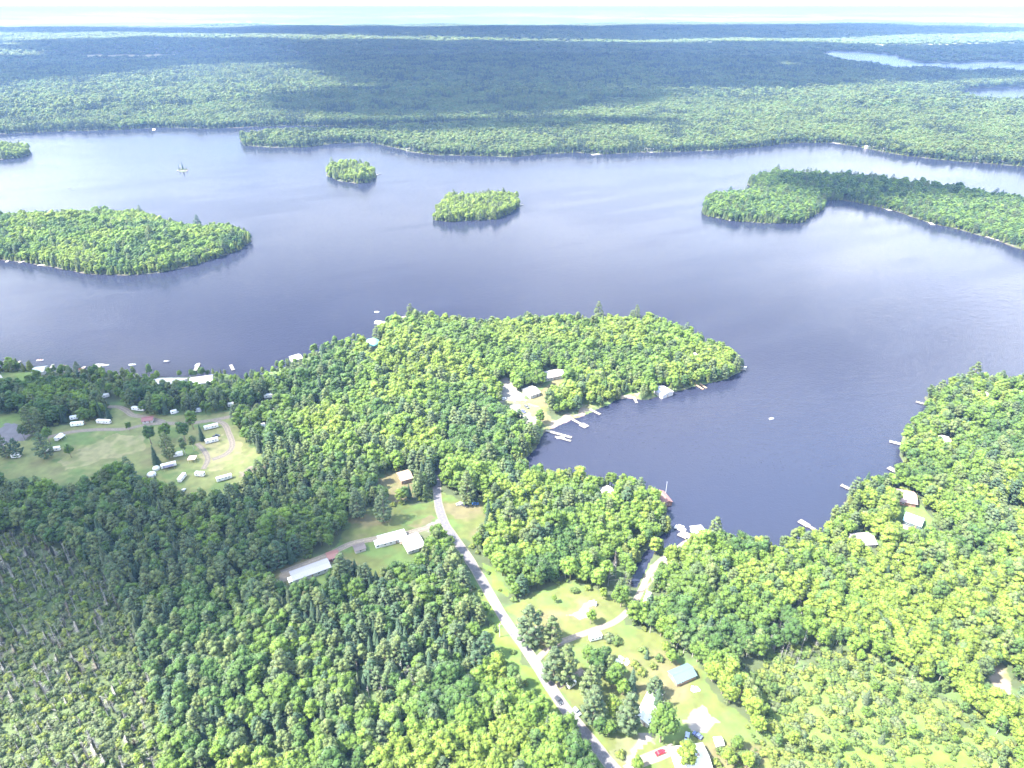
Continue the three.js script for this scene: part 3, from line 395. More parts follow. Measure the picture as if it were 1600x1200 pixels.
function scatter() {
  const r = rng(4242);
  const zones = [[90, 900, 3.15], [900, 1700, 4.5], [1700, 3200, 6.6]];
  for (const [r0, r1, cell] of zones) {
    const xm = Math.min(r1, r1 * 0.9), nx = Math.ceil(xm / cell), nz = Math.ceil(r1 / cell);
    for (let j = 0; j <= nz; j++) for (let i = -nx; i <= nx; i++) {
      const jx = r(), jz = r(), x = (i + (j % 2) * 0.5 + (jx - 0.5) * 0.9) * cell, z = -(j + (jz - 0.5) * 0.9) * cell, d = Math.hypot(x, z);
      if (d < r0 || d >= r1 || Math.abs(x) > -z * 0.88 + 90) continue;
      const s = shore(x, z); if (s[0] < EDGE || s[1] === 'shoal' || s[1] === 'islet_tiny') continue;
      const near = s[1] === 'mainland';
      if (near && d > 800) continue;
      if (near) {
        if (USE.some((u) => u.kind !== 'sedge' && u.kind !== 'weeds' && u.inside(x, z))) continue;
        if (ROADS.some(([n, w, pts]) => distLine(pts, x, z) < w / 2 + (n === 'main_road' ? (z < -256 ? -0.4 : 4.0) : 1.6))) continue;
        if (BUILT.some(([bx, bz, br]) => (x - bx) ** 2 + (z - bz) ** 2 < br * br)) continue;
      } else if (fieldAt(x, z)) continue;
      const n1 = fbm(x / 38, z / 38, 3, 51), n2 = fbm(x / 90, z / 90, 2, 57), rim = s[0] < 7;
      const n3 = fbm(x / 24, z / 24, 2, 131), n4 = fbm(x / 17, z / 17, 2, 151); let kind, tone, sc = (0.62 + 0.5 * n4 + r() * 0.42 + (r() < 0.06 ? 0.35 : 0)), v = r();
      const tint = (list) => list[clamp(Math.floor((n3 - 0.5) * 2.6 * list.length + list.length / 2 + (r() - 0.5) * 1.6), 0, list.length - 1)];
      if (near) {
        if (SWAMP.inside(x, z)) { if (v < 0.62) { kind = 'shrub'; sc = 0.9 + r() * 0.9; tone = pick(r, [[0, 3], [1, 2], [2, 6]]); } else if (v < 0.74) { kind = 'dead_tree'; tone = Math.floor(r() * 2.4); sc *= 0.85; } else if (v < 0.78) { kind = 'poplar_tree'; sc *= 0.5; tone = 0; } else if (v < 0.82) { kind = 'maple_tree'; sc *= 0.45; tone = 3; } else { kind = 'shrub'; sc = 1.2; tone = 1; } }
        else if (DEADWOOD.some((p) => p.inside(x, z)) && v < 0.6) { kind = 'dead_tree'; tone = Math.floor(r() * 2); }
        else if (CONIFER.inside(x, z)) { kind = n1 > 0.56 ? pick(r, [['maple_tree', 5], ['poplar_tree', 3], ['pine_tree', 1]]) : n1 > 0.44 ? pick(r, [['maple_tree', 2], ['poplar_tree', 4], ['pine_tree', 3], ['spruce_tree', 2], ['dead_tree', 0.25]]) : pick(r, [['poplar_tree', 2], ['pine_tree', 4], ['spruce_tree', 4], ['maple_tree', 1], ['dead_tree', 0.3]]); if (kind === 'maple_tree') tone = tint([0, 1, 1, 2]); }
        else if (CAMPWOOD.inside(x, z)) { if (v < (s[0] < 24 ? 0.5 : 0.2)) continue; if (s[0] < 24) sc *= 0.65; kind = pick(r, [['maple_tree', 7], ['poplar_tree', 2], ['pine_tree', 1.2], ['spruce_tree', 0.8]]); tone = kind === 'maple_tree' ? tint([0, 1, 1, 2, 2]) : null; }
        else if (SHRUBBY.inside(x, z)) { if (v > 0.42) continue; kind = pick(r, [['maple_tree', 1.6], ['shrub', 6], ['poplar_tree', 2], ['spruce_tree', 0.3], ['dead_tree', 0.4]]); sc *= kind === 'shrub' ? 1.5 : 0.6; tone = kind === 'maple_tree' ? tint([3, 3, 0, 0, 1]) : null; }
        else if (rim && v < 0.55) { kind = pick(r, [['cedar_tree', 6], ['maple_tree', 3], ['pine_tree', 0.8], ['spruce_tree', 0.4]]); sc *= 0.9; }
        else { kind = pick(r, [['maple_tree', 10], ['poplar_tree', n2 > 0.55 ? 3 : 0.7], ['pine_tree', n1 < 0.36 ? 3 : 0.25], ['spruce_tree', 0.15], ['cedar_tree', 0.5], ['dead_tree', 0.1]]); if (kind === 'maple_tree') tone = z < -330 && x > -90 ? tint([3, 3, 3, 3, 0, 0, 1]) : tint([3, 3, 0, 0, 0, 1, 1, 2]); if (s[0] < 10) sc *= 0.9; }
      } else if (s[1].startsWith('islet')) { kind = pick(r, [['cedar_tree', 3], ['pine_tree', 1], ['maple_tree', 6]]); sc *= 1.02; tone = kind === 'maple_tree' ? 3 : kind === 'pine_tree' ? 2 : kind === 'cedar_tree' ? pick(r, [[0, 4], [1, 5]]) : null; }
      else if (s[1] === 'island_large') { kind = rim ? pick(r, [['cedar_tree', 5], ['maple_tree', 4], ['pine_tree', 1]]) : pick(r, [['maple_tree', 12], ['pine_tree', 0.6], ['poplar_tree', 1]]); tone = kind === 'maple_tree' ? tint([3, 0, 0, 1, 1, 2]) : null; if (rim) sc *= 0.85; }
      else if (s[1] === 'island_long') { kind = rim ? pick(r, [['cedar_tree', 4], ['maple_tree', 4], ['pine_tree', 2]]) : pick(r, [['maple_tree', 8], ['pine_tree', 1], ['cedar_tree', 1]]); tone = kind === 'maple_tree' ? pick(r, [[1, 4], [2, 3], [0, 2]]) : kind === 'cedar_tree' ? 2 : null; if (rim) sc *= 0.85; }
      else { kind = n1 < 0.40 && r() < 0.6 ? 'far_conifer' : rim && r() < 0.5 ? 'far_conifer' : 'far_broadleaf'; sc *= cell > 6 ? 1.5 : 1.06; }
      sc *= cell < 4 ? 0.67 : 0.74;
      if (!near && s[0] < 4 && d < 1700) placed.push({ kind: 'cedar_tree', x: x + (r() - 0.5) * 2, z: z + r() * 1.5, s: 0.32 + r() * 0.2, tone: Math.floor(r() * 3), y: 0.2, d: d + 900, variant: Math.floor(r() * 4), turn: r() * 6, land: s[1], q: r(), n1: 0.5 });
      placed.push({ kind, x, z, s: sc, tone, y: heightAt(x, z, s), d, variant: Math.floor(r() * VARIANTS[kind]), turn: r() * 6.2832, land: s[1], q: r(), n2, n1 });
    }
  }
  for (let z = -100; z > -330; z -= 2.3) for (let x = -330; x < 330; x += 2.3) {  // low growth in the thicket, along verges and wood edges
    const px = x + (r() - 0.5) * 2, pz = z + (r() - 0.5) * 2, v = r(); if (Math.abs(px) > -pz * 1.15 + 30) continue;
    let open = soilAt(px, pz); if (open === 'sedge' || open === 'weeds') open = null; const wet = SWAMP.inside(px, pz), rough = SHRUBBY.inside(px, pz), lushy = open === 'lush' || open === 'meadow' && px > 60 && pz > -175 && fbm(px / 12, pz / 12, 2, 77) > 0.55;
    if (!((wet && v < 0.82) || (rough && v < 0.6) || (lushy && v < 0.28) || (!open && v < 0.22))) continue;
    const sh = shore(px, pz); if (sh[0] < 1.2) continue;
    if (ROADS.some(([n, w, pts]) => distLine(pts, px, pz) < w / 2 + 1.5) || BUILT.some(([bx, bz, br]) => (px - bx) ** 2 + (pz - bz) ** 2 < (br * 0.8) ** 2)) continue;
    const dead = wet && r() < 0.27, kind = dead ? 'dead_tree' : 'shrub';
    placed.push({ kind, x: px, z: pz, s: dead ? 0.5 + r() * 0.5 : (lushy ? 0.3 : 0.55) + r() * (rough ? 0.8 : wet ? 0.55 : 0.45), tone: dead ? Math.floor(r() * 2.3) : pick(r, wet ? [[0, 3], [1, 2], [2, 7]] : [[0, 4], [1, 4], [2, 1]]), y: heightAt(px, pz, sh), d: Math.hypot(px, pz), variant: Math.floor(r() * VARIANTS[kind]), turn: r() * 6.28, land: 'mainland', q: r(), n1: 0.5 });
  }
  for (let k = 0, n = 90000; k < n; k++) {  // the far woods, clump by clump
    const d = Math.sqrt(lerp(3200 ** 2, 9000 ** 2, r())), a = (r() - 0.5) * 1.5, x = d * Math.sin(a), z = -d * Math.cos(a), s = shore(x, z);
    if (s[0] < 6 || fieldAt(x, z)) continue;
    placed.push({ kind: 'far_clump', x, z, s: lerp(0.9, 1.5, sstep(3200, 7000, d)) * (0.8 + r() * 0.4), tone: null, y: heightAt(x, z, s), d, variant: Math.floor(r() * 4), turn: r() * 6.28, land: 'far_shore', q: r(), n1: fbm(x / 120, z / 120, 3, 51), n2: fbm(x / 600, z / 600, 2, 57) });
  }
}

// ---------------------------------------------------------------- things
const used = new Map();
function numbered(n) { const k = used.get(n) ?? 0; used.set(n, k + 1); return k ? `${n}_${String(k).padStart(3, '0')}` : n; }
const mats = new Map();
function mat(c, rough = 0.7, metal = 0, extra = {}) { const key = JSON.stringify([c, rough, metal, Object.keys(extra)]); if (!mats.has(key)) mats.set(key, new THREE.MeshStandardMaterial({ color: lin(...c), roughness: rough, metalness: metal, ...extra })); return mats.get(key); }
const ribs = (() => { const N = 64, d = new Uint8Array(N * N * 4); for (let k = 0; k < N * N; k++) { const i = k % N, v = i < 8 ? 255 : 90; d.set([v, v, v, 255], k * 4); } const t = new THREE.DataTexture(d, N, N); t.wrapS = t.wrapT = THREE.RepeatWrapping; t.magFilter = THREE.LinearFilter; t.repeat.set(1.6, 1.6); t.needsUpdate = true; return t; })();
const wear = speckle(9, 0.12, 0.86);
const roofMat = (c) => mat(c, 0.6, 0, { bumpMap: ribs, bumpScale: 0.04, map: wear });
const plankMat = (c) => mat(c, 0.85, 0, { map: wear });
const GLASS = mat([0.03, 0.035, 0.045], 0.12), TYRE = mat([0.03, 0.03, 0.03], 0.9), CHROME = mat([0.6, 0.6, 0.62], 0.3, 0.8), WHITE = [0.56, 0.56, 0.57];
function part(name, g, m, parent) { const o = new THREE.Mesh(g, m); o.name = name; o.castShadow = o.receiveShadow = true; parent.add(o); return o; }
function thing(name, label, category, x, z, turn = 0, group, y = null) {
  const o = new THREE.Group(); o.name = numbered(name); o.position.set(x, y ?? Math.max(heightAt(x, z), 0.1), z); o.rotation.y = turn; o.userData = { label, category }; if (group) o.userData.group = group; scene.add(o); return o;
}
const bx = (w, h, d, x = 0, y = 0, z = 0, r = 0) => { const g = new THREE.BoxGeometry(w, h, d); if (r) g.rotateY(r); return g.translate(x, y, z); };
const rbx = (w, h, d, x, y, z, r = 0.12) => new RoundedBoxGeometry(w, h, d, 2, r).translate(x, y, z);
const cyl = (r0, r1, h, x, y, z, n = 8) => new THREE.CylinderGeometry(r0, r1, h, n).translate(x, y, z);
function prism(pts, L) { const s = new THREE.Shape(pts.map(([u, y]) => new THREE.Vector2(u, y))), g = new THREE.ExtrudeGeometry(s, { depth: L, bevelEnabled: false }); return g.rotateY(Math.PI / 2).translate(-L / 2, 0, 0); }
function between(ax, az, bx_, bz) { return { x: (ax + bx_) / 2, z: (az + bz) / 2, L: Math.hypot(bx_ - ax, bz - az), turn: Math.atan2(-(bz - az), bx_ - ax) }; }
function clear(x, z, r) { BUILT.push([x, z, r]); }
const away = (f, d) => [f.x - Math.sin(f.turn) * d, f.z - Math.cos(f.turn) * d];

function house(a, b, o) {  // a, b: ends of the wall that faces the viewer's side; depth runs behind it
  const K = 0.74, f = between(...a, ...b), D0 = o.depth ?? 7, D = D0 / K, h = o.h ?? 2.7, rise = o.rise ?? 1.4, ov = o.over ?? 0.45, L = (o.len ?? f.L) / K, c = away(f, D0 / 2);
  const t = thing(o.name ?? 'house', o.label, o.cat ?? 'house', f.x, f.z, f.turn, o.group, o.y); t.scale.setScalar(K);
  if (o.clear !== 0) { clear(...c, (o.clear ?? Math.max(L, D) * K * 0.5 + 1.5)); clear(...away(f, -4), o.front ?? 3.5); }
  const z = o.ridge === 'z', l = z ? D : L, d = z ? L : D, k = rise / (d / 2);
  const place = (g) => (z ? g.translate(0, 0, d / 2).rotateY(Math.PI / 2).translate(0, 0, -D / 2) : g);
  const dim = (c) => c.map((v) => v * 0.62); o.roof = dim(o.roof);
  const wall = mat(dim(o.wall ?? WHITE), 0.8, 0, { map: wear });
  if (o.round) {
    part('wall', new THREE.CylinderGeometry(L / 2 * 0.86, L / 2 * 0.86, h + 0.5, 10).translate(0, h / 2 - 0.25, -D / 2), wall, t);
    part('roof', new THREE.SphereGeometry(L / 2, 14, 5, 0, Math.PI * 2, 0, Math.PI / 2).scale(1, (rise + 1) / (L / 2), D / L).translate(0, h - 0.1, -D / 2), roofMat(o.roof), t);
  } else {
    part('wall', place(prism([[0, -0.6], [d, -0.6], [d, h], [d / 2, h + rise], [0, h]], l)), wall, t);
    const e = 0.02, T = 0.16;
    const roof = part('roof', place(prism([[-ov, h - ov * k + e], [d / 2, h + rise + e], [d + ov, h - ov * k + e], [d + ov, h - ov * k + T], [d / 2, h + rise + T], [-ov, h - ov * k + T]], l + 2 * ov)), roofMat(o.roof), t);
    part('ridge_cap', place(bx(l + 2 * ov + 0.04, 0.08, 0.4, 0, h + rise + T + 0.01, -d / 2)), mat(o.roof.map((v) => v * 0.85), 0.6), roof);
    if (o.chimney) part('chimney', bx(0.7, 1.6, 0.7, L * 0.22, h + rise + 0.2, -D * 0.55), mat([0.3, 0.2, 0.16], 0.9), roof);
  }
  if (!o.plain) {
    const n = o.windows ?? Math.max(2, Math.floor(L / 3.4)), yw = Math.min(h - 0.9, 1.6);
    for (let i = 0; i < n; i++) {
      const x = (i - (n - 1) / 2) * (L * 0.86 / n); if (i === (n >> 1) && o.door !== 0) { const dr = part('door', bx(0.95, 2.05, 0.08, x, 1.03, 0.04), mat(o.doorColor ?? [0.2, 0.14, 0.1], 0.6), t); part('handle', bx(0.12, 0.06, 0.08, x + 0.34, 1.03, 0.12), CHROME, dr); continue; }
      const w = part('window', bx(1.3, 1.05, 0.08, x, yw, 0.04), mat([0.75, 0.75, 0.74], 0.6), t); part('pane', bx(1.1, 0.85, 0.02, x, yw, 0.092), GLASS, w);
    }
    for (const s of [-1, 1]) { const w = part('window', bx(0.08, 1.0, 1.2, s * (L / 2 + 0.04), yw, -D * 0.45), mat([0.75, 0.75, 0.74], 0.6), t); part('pane', bx(0.02, 0.8, 1.0, s * (L / 2 + 0.092), yw, -D * 0.45), GLASS, w); }
  }
  if (o.annex) { const [s, w, dd, hh] = o.annex; const x = s * (L / 2 + w / 2 + 0.01); const an = part('annex', bx(w, hh + 0.6, dd, x, hh / 2 - 0.3, -dd / 2 - 0.2), mat(WHITE, 0.8), t); part('annex_roof', bx(w + 0.3, 0.12, dd + 0.4, x, hh + 0.07, -dd / 2 - 0.2), mat([0.72, 0.76, 0.78], 0.6), an); part('annex_window', bx(w * 0.5, 0.9, 0.06, x, 1.4, -0.17), GLASS, an); }
  if (o.porch) { const [s, w] = o.porch; const x = s * (L / 2 - w / 2); const p = part('porch_deck', bx(w, 0.25, 1.8, x, 0.3, 0.92), plankMat([0.35, 0.28, 0.22]), t); part('porch_roof', bx(w + 0.2, 0.1, 2.1, x, h - 0.3, 1.08), roofMat(o.roof), t); for (const q of [-1, 1]) part('post', bx(0.12, h - 0.8, 0.12, x + q * (w / 2 - 0.1), h / 2, 1.7), mat([0.6, 0.58, 0.55], 0.8), p); }
  return t;
}
function car(x, z, turn, color, o) {
  const t = thing(o.name ?? 'car', o.label, o.cat ?? 'car', x, z, turn, o.group); t.scale.setScalar(0.74); const P = mat(color, 0.28, 0.15);
  const ext = (pts, w, b) => { const s = new THREE.Shape(pts.map(([u, v]) => new THREE.Vector2(u, v))); return new THREE.ExtrudeGeometry(s, { depth: w - 2 * b, bevelEnabled: true, bevelSize: b, bevelThickness: b, bevelSegments: 2 }).translate(0, 0, -(w - 2 * b) / 2); };
  const L = (o.len ?? 4.6) * 0.92, q = L / 4.6;
  part('body', ext([[-2.2, 0.38], [2.15, 0.38], [2.22, 0.75], [1.95, 0.92], [0.95, 1.0], [-2.15, 1.02], [-2.25, 0.7]].map(([u, v]) => [u * q, v]), 1.8, 0.08), P, t);
  const cab = o.pickup ? [[-0.55, 1.0], [0.95, 1.0], [0.45, 1.65], [-0.4, 1.65]] : o.suv ? [[-2.1, 1.0], [1.0, 1.0], [0.45, 1.62], [-1.95, 1.62]] : [[-1.6, 1.0], [0.95, 1.0], [0.3, 1.45], [-0.95, 1.45]];
  part('cabin_glass', ext(cab.map(([u, v]) => [u * q, v]), 1.58, 0.06), GLASS, t);
  const top = cab[2][1], x0 = cab[3][0] * q, x1 = cab[2][0] * q; part('roof', rbx(x1 - x0 + 0.25, 0.09, 1.5, (x0 + x1) / 2, top + 0.085, 0, 0.04), P, t);
  if (o.pickup) part('bed_liner', bx(1.5 * q, 0.04, 1.3, -1.4 * q, 1.125, 0), mat([0.06, 0.06, 0.06], 0.9), t);
  for (const sx of [-1.4, 1.4]) for (const sz of [-0.82, 0.82]) { const w = part('wheel', new THREE.CylinderGeometry(0.34, 0.34, 0.24, 14).rotateX(Math.PI / 2).translate(sx * q, 0.34, sz), TYRE, t); part('rim', new THREE.CylinderGeometry(0.2, 0.2, 0.02, 10).rotateX(Math.PI / 2).translate(sx * q, 0.34, sz * 1.16), CHROME, w); }
  for (const s of [-0.62, 0.62]) { part('headlight', rbx(0.1, 0.16, 0.4, 2.24 * q, 0.78, s, 0.04), mat([0.7, 0.7, 0.7], 0.2), t); part('tail_light', rbx(0.08, 0.2, 0.25, -2.28 * q, 0.85, s, 0.03), mat([0.3, 0.02, 0.02], 0.3), t); }
  clear(x, z, 3.2); return t;
}
function trailer(a, b, o) {
  const f = between(...a, ...b), K = 0.74, L = Math.max(4.4, (o.len ?? f.L) / K), W = 2.4, h = o.h ?? 2.6, t = thing(o.name ?? 'travel_trailer', o.label, o.cat ?? 'trailer', f.x, f.z, f.turn, o.group), c = o.color ?? WHITE; t.scale.setScalar(K);
  part('body', rbx(L, h, W, 0, 0.55 + h / 2, -W / 2, 0.22), mat(c, 0.45), t);
  part('stripe', bx(L * 0.92, 0.16, 0.02, 0, 1.2, 0.012), mat(o.stripe ?? [0.30, 0.32, 0.36], 0.5), t);
  for (let i = 0, n = Math.max(2, Math.round(L / 2.4)); i < n; i++) { const x = (i - (n - 1) / 2) * (L * 0.8 / n); if (i === 1) { const d = part('door', bx(0.75, 1.8, 0.04, x, 1.6, 0.02), mat([0.65, 0.65, 0.65], 0.5), t); part('door_window', bx(0.4, 0.5, 0.02, x, 2.1, 0.05), GLASS, d); } else part('window', bx(0.9, 0.6, 0.04, x, 1.95, 0.02), GLASS, t); }
  part('end_window', bx(0.04, 0.7, 1.3, L / 2 + 0.01, 2.0, -W / 2), GLASS, t);
  part('roof_vent', rbx(0.5, 0.16, 0.5, -L * 0.2, h + 0.62, -W / 2, 0.04), mat([0.55, 0.55, 0.56], 0.6), t); part('air_conditioner', rbx(0.9, 0.26, 0.7, L * 0.12, h + 0.67, -W / 2, 0.08), mat([0.62, 0.62, 0.62], 0.6), t);
  for (const s of [-0.42, 0.42]) for (const z of [0.02, -W - 0.02]) part('wheel', new THREE.CylinderGeometry(0.34, 0.34, 0.2, 12).rotateX(Math.PI / 2).translate(s, 0.34, z < -1 ? z + 0.1 : z - 0.1), TYRE, t);
  part('hitch', bx(1.2, 0.1, 0.12, -L / 2 - 0.55, 0.55, -W / 2), mat([0.1, 0.1, 0.1], 0.6), t);
  if (o.awning) { const aw = part('awning', bx(L * 0.7, 0.06, 2.4, 0, 2.5, 1.28), mat(o.awning, 0.8), t); for (const s of [-1, 1]) part('awning_pole', bx(0.06, 2.5, 0.06, s * L * 0.33, 1.22, 2.4), CHROME, aw); }
  clear(...away(f, W / 2), L * 0.37 + 0.8); clear(...away(f, -4), 3.5); return t;
}
function dock(a, b, w, label, o = {}) {
  const f = between(...a, ...b), t = thing('dock', label, 'dock', f.x, f.z, f.turn, o.group, 0), m = plankMat(o.color ?? [0.225, 0.205, 0.185]);
  part('deck', bx(f.L, 0.14, w, 0, 0.5, 0), m, t);
  for (let i = 0, n = Math.max(2, Math.round(f.L / 4)); i <= n; i++) for (const s of [-1, 1]) part('post', cyl(0.09, 0.09, 1.5, (i / n - 0.5) * (f.L - 0.3), 0.1, s * (w / 2 + 0.1), 6), mat([0.22, 0.19, 0.16], 0.9), t);
  if (o.head) { const [L2, w2, s, dz] = o.head; part('platform', bx(w2, 0.14, L2, s * (f.L / 2 + w2 / 2 + 0.02), 0.503, dz ?? 0), m, t); }
  if (o.finger) { const [L2, w2, x, dz] = o.finger; part('finger_deck', bx(L2, 0.14, w2, x, 0.497, dz), m, t); }
  if (o.rail) for (const s of [-1, 1]) part('edge_board', bx(f.L, 0.1, 0.14, 0, 0.624, s * (w / 2 - 0.08)), mat([0.6, 0.58, 0.55], 0.8), t);
  return t;
}
function boat(x, z, turn, L, label, o = {}) {
  const t = thing(o.name ?? 'motorboat', label, 'boat', x, z, turn, o.group, 0), w = L * 0.36, s = new THREE.Shape(); t.scale.setScalar(0.78);
  if (o.pontoon) {
    for (const q of [-1, 1]) part('pontoon', new THREE.CapsuleGeometry(0.35, L - 0.7, 4, 10).rotateZ(Math.PI / 2).translate(0, 0.22, q * 0.85), mat([0.6, 0.6, 0.62], 0.35, 0.5), t);
    part('deck', bx(L, 0.12, 2.4, 0, 0.64, 0), mat([0.5, 0.5, 0.5], 0.8), t); part('seat', rbx(1.6, 0.6, 0.7, -L * 0.25, 0.99, 0.75, 0.1), mat([0.7, 0.68, 0.62], 0.7), t); part('canopy', rbx(L * 0.55, 0.1, 2.3, -0.2, 2.3, 0, 0.04), mat(o.canopy ?? [0.4, 0.4, 0.45], 0.8), t);
    for (const qx of [-1, 1]) for (const qz of [-1, 1]) part('canopy_pole', bx(0.06, 1.56, 0.06, -0.2 + qx * L * 0.25, 1.48, qz * 1.05), CHROME, t);
    for (const q of [-1, 1]) part('side_rail', bx(L * 0.9, 0.5, 0.05, 0, 0.95, q * 1.17), mat(WHITE, 0.5), t); return t;
  }
  s.moveTo(-L / 2, -w / 2); s.lineTo(L * 0.12, -w / 2); s.quadraticCurveTo(L * 0.4, -w * 0.36, L / 2, 0); s.quadraticCurveTo(L * 0.4, w * 0.36, L * 0.12, w / 2); s.lineTo(-L / 2, w / 2); s.closePath();
  const e = (depth, k) => new THREE.ExtrudeGeometry(s, { depth, bevelEnabled: true, bevelSize: 0.08, bevelThickness: 0.08, bevelSegments: 2 }).scale(k, k, 1).rotateX(-Math.PI / 2);
  part('hull', e(0.55, 1).translate(0, 0.0, 0), mat(o.color ?? WHITE, 0.3), t); part('interior', e(0.05, 0.8).translate(-0.1, 0.62, 0), mat(o.inside ?? [0.35, 0.33, 0.32], 0.8), t);
  for (const q of [-0.25, 0.05]) part('seat', rbx(0.4, 0.25, w * 0.7, L * q, 0.9, 0, 0.06), mat([0.5, 0.47, 0.42], 0.7), t);
  part('windshield', bx(0.06, 0.4, w * 0.7, L * 0.2, 0.95, 0), GLASS, t); part('outboard_motor', rbx(0.45, 0.8, 0.4, -L / 2 - 0.2, 0.75, 0, 0.1), mat([0.05, 0.05, 0.06], 0.4), t); return t;
}

// ---- mobile homes and sheds by the road junction
house([-54.9, -216.8], [-44.5, -221.1], { name: 'mobile_home', cat: 'mobile home', depth: 5.2, h: 2.7, rise: 0.7, roof: [0.56, 0.56, 0.60], wall: [0.78, 0.78, 0.76], annex: [-1, 2.6, 4, 2.4], porch: [1, 4.5], label: 'white mobile home with ribbed metal roof and dark porch beside gravel drive', clear: 12, front: 6 });
house([-42.8, -212.6], [-36.3, -216.0], { name: 'garage', cat: 'garage', depth: 9, h: 2.5, rise: 0.9, roof: [0.52, 0.49, 0.51], wall: [0.72, 0.72, 0.70], label: 'grey-roofed garage with pale edge next to the white mobile home', front: 2, clear: 7 });
house([-64.6, -212.9], [-60.7, -214.8], { name: 'shed', cat: 'shed', depth: 3.6, h: 2.0, rise: 0.7, roof: [0.16, 0.13, 0.13], wall: [0.62, 0.60, 0.58], windows: 1, door: 0, label: 'small dark-roofed shed on the lawn between the two mobile homes', front: 5 });
house([-85.2, -195.8], [-72.4, -203.1], { name: 'mobile_home', cat: 'mobile home', depth: 5.4, h: 2.7, rise: 0.7, roof: [0.36, 0.36, 0.41], wall: [0.7, 0.71, 0.72], annex: [-1, 2.2, 3.5, 2.3], label: 'long mobile home with lavender-grey metal roof beside a sandy strip', front: 6, clear: 9 });
house([-74.5, -207.8], [-70.5, -209.6], { name: 'shed', cat: 'shed', depth: 4, h: 2.3, rise: 0.9, roof: [0.26, 0.12, 0.11], wall: [0.24, 0.12, 0.11], windows: 1, door: 0, label: 'small red shed at the end of the lavender-grey mobile home', front: 4 });
house([-52.2, -260.0], [-47.3, -262.5], { depth: 7, h: 3, rise: 1.6, roof: [0.50, 0.36, 0.26], wall: [0.34, 0.22, 0.15], label: 'tan-roofed brown house in a small dry clearing in the woods', chimney: 1, front: 6 });
car(-23.6, -245.3, 0.25, [0.75, 0.75, 0.76], { pickup: 1, len: 5.2, name: 'pickup_truck', cat: 'truck', label: 'white pickup truck parked under the lone pale pine by the junction' });
car(-21.5, -244.3, -0.5, [0.05, 0.05, 0.06], { label: 'black car parked behind the white pickup truck' });
car(-16.6, -245.3, 0.05, [0.03, 0.10, 0.28], { label: 'bright blue car parked at the dry edge of the woods' });
// ---- meadow and yards by the creek
car(30.6, -186.3, 2.7, [0.75, 0.76, 0.78], { suv: 1, name: 'suv', label: 'white suv with dark glass on the meadow gravel patch' });
trailer([27.6, -168.2], [32.5, -169.6], { color: [0.8, 0.8, 0.79], label: 'white camper tucked in shrubs beside the curving dirt track', len: 4.6 });
trailer([18.7, -148.7], [21.8, -151.1], { color: [0.72, 0.72, 0.70], label: 'small pale trailer in tall grass beside the paved road', len: 3.2, h: 2.1 });
car(15.2, -144.7, -0.98, [0.035, 0.04, 0.05], { suv: 1, name: 'suv', label: 'black suv at the edge of the paved road' });
car(20.8, -140.7, -0.92, [0.16, 0.18, 0.20], { suv: 1, name: 'suv', label: 'dark grey suv parked on the paved road shoulder' });
car(44.9, -127.0, 0.36, [0.42, 0.02, 0.035], { label: 'red car on the pale gravel drive' });
car(54.2, -132.2, 1.2, [0.22, 0.25, 0.32], { label: 'grey-blue car beside the navy one near the white-roofed house' });
car(57.5, -132.6, 2.4, [0.07, 0.09, 0.20], { label: 'navy car beside the grey-blue one near the white-roofed house' });
house([54.8, -150.2], [61.9, -153.4], { name: 'barn', cat: 'barn', depth: 5.0, h: 2.4, rise: 1.4, over: 0.4, roof: [0.13, 0.21, 0.25], wall: [0.42, 0.27, 0.19], windows: 2, label: 'teal metal-roofed barn with brown walls at the edge of the yard', clear: 7, front: 5 });
house([39.0, -137.6], [42.6, -135.4], { depth: 12, h: 2.8, rise: 1.1, roof: [0.82, 0.82, 0.84], wall: [0.72, 0.71, 0.68], ridge: 'z', label: 'white-roofed house half hidden between a grey pine and a round maple', front: 4, clear: 5.5 });
house([49.0, -118.4], [58.7, -119.6], { depth: 9, h: 3, rise: 1.6, roof: [0.84, 0.84, 0.86], wall: [0.75, 0.74, 0.72], label: 'white-roofed house beside the round yellow-green tree', chimney: 1 });
house([62.4, -128.7], [64.4, -128.9], { name: 'shed', cat: 'shed', depth: 2.4, h: 1.9, rise: 0.6, roof: [0.8, 0.8, 0.8], wall: WHITE, plain: 1, label: 'tiny white garden shed in the lower lawn' });
for (const [x, z, h, label] of [[8.2, -169.6, 8.5, 'pale wooden utility pole by the large round pine'], [-4.4, -170.7, 8.5, 'grey utility pole on the grassy verge across the paved road']]) {
  const t = thing('utility_pole', label, 'pole', x, z, 0.8, 'utility poles along the paved road'); t.scale.setScalar(0.8); part('shaft', cyl(0.12, 0.17, h, 0, h / 2, 0, 8), plankMat([0.48, 0.44, 0.40]), t); part('crossarm', bx(1.8, 0.12, 0.12, 0, h - 0.7, 0.16), plankMat([0.42, 0.38, 0.34]), t); for (const s of [-0.8, 0.8]) part('insulator', cyl(0.06, 0.08, 0.2, s, h - 0.53, 0.16, 6), mat([0.5, 0.5, 0.5], 0.3), t); clear(x, z, 3);
}
for (const [x, z, s, label] of [[38.2, -160.8, 1, 'heap of pale rubble in the weedy yard'], [60.8, -149.4, 0.5, 'small pale heap beside the teal barn']]) {
  const t = thing('rubble_heap', label, 'heap', x, z), r = rng(Math.round(x * 10)); for (let k = 0; k < 12; k++) part('boulder', new THREE.DodecahedronGeometry(0.35 + r() * 0.5, 0).scale(1, 0.6, 1).rotateY(r() * 3).translate((r() - 0.5) * 4.5 * s, 0.15, (r() - 0.5) * 3 * s), mat([0.6 + (k % 3) * 0.06, 0.58 + (k % 3) * 0.06, 0.56], 0.9), t); clear(x, z, 4 * s + 1);
}
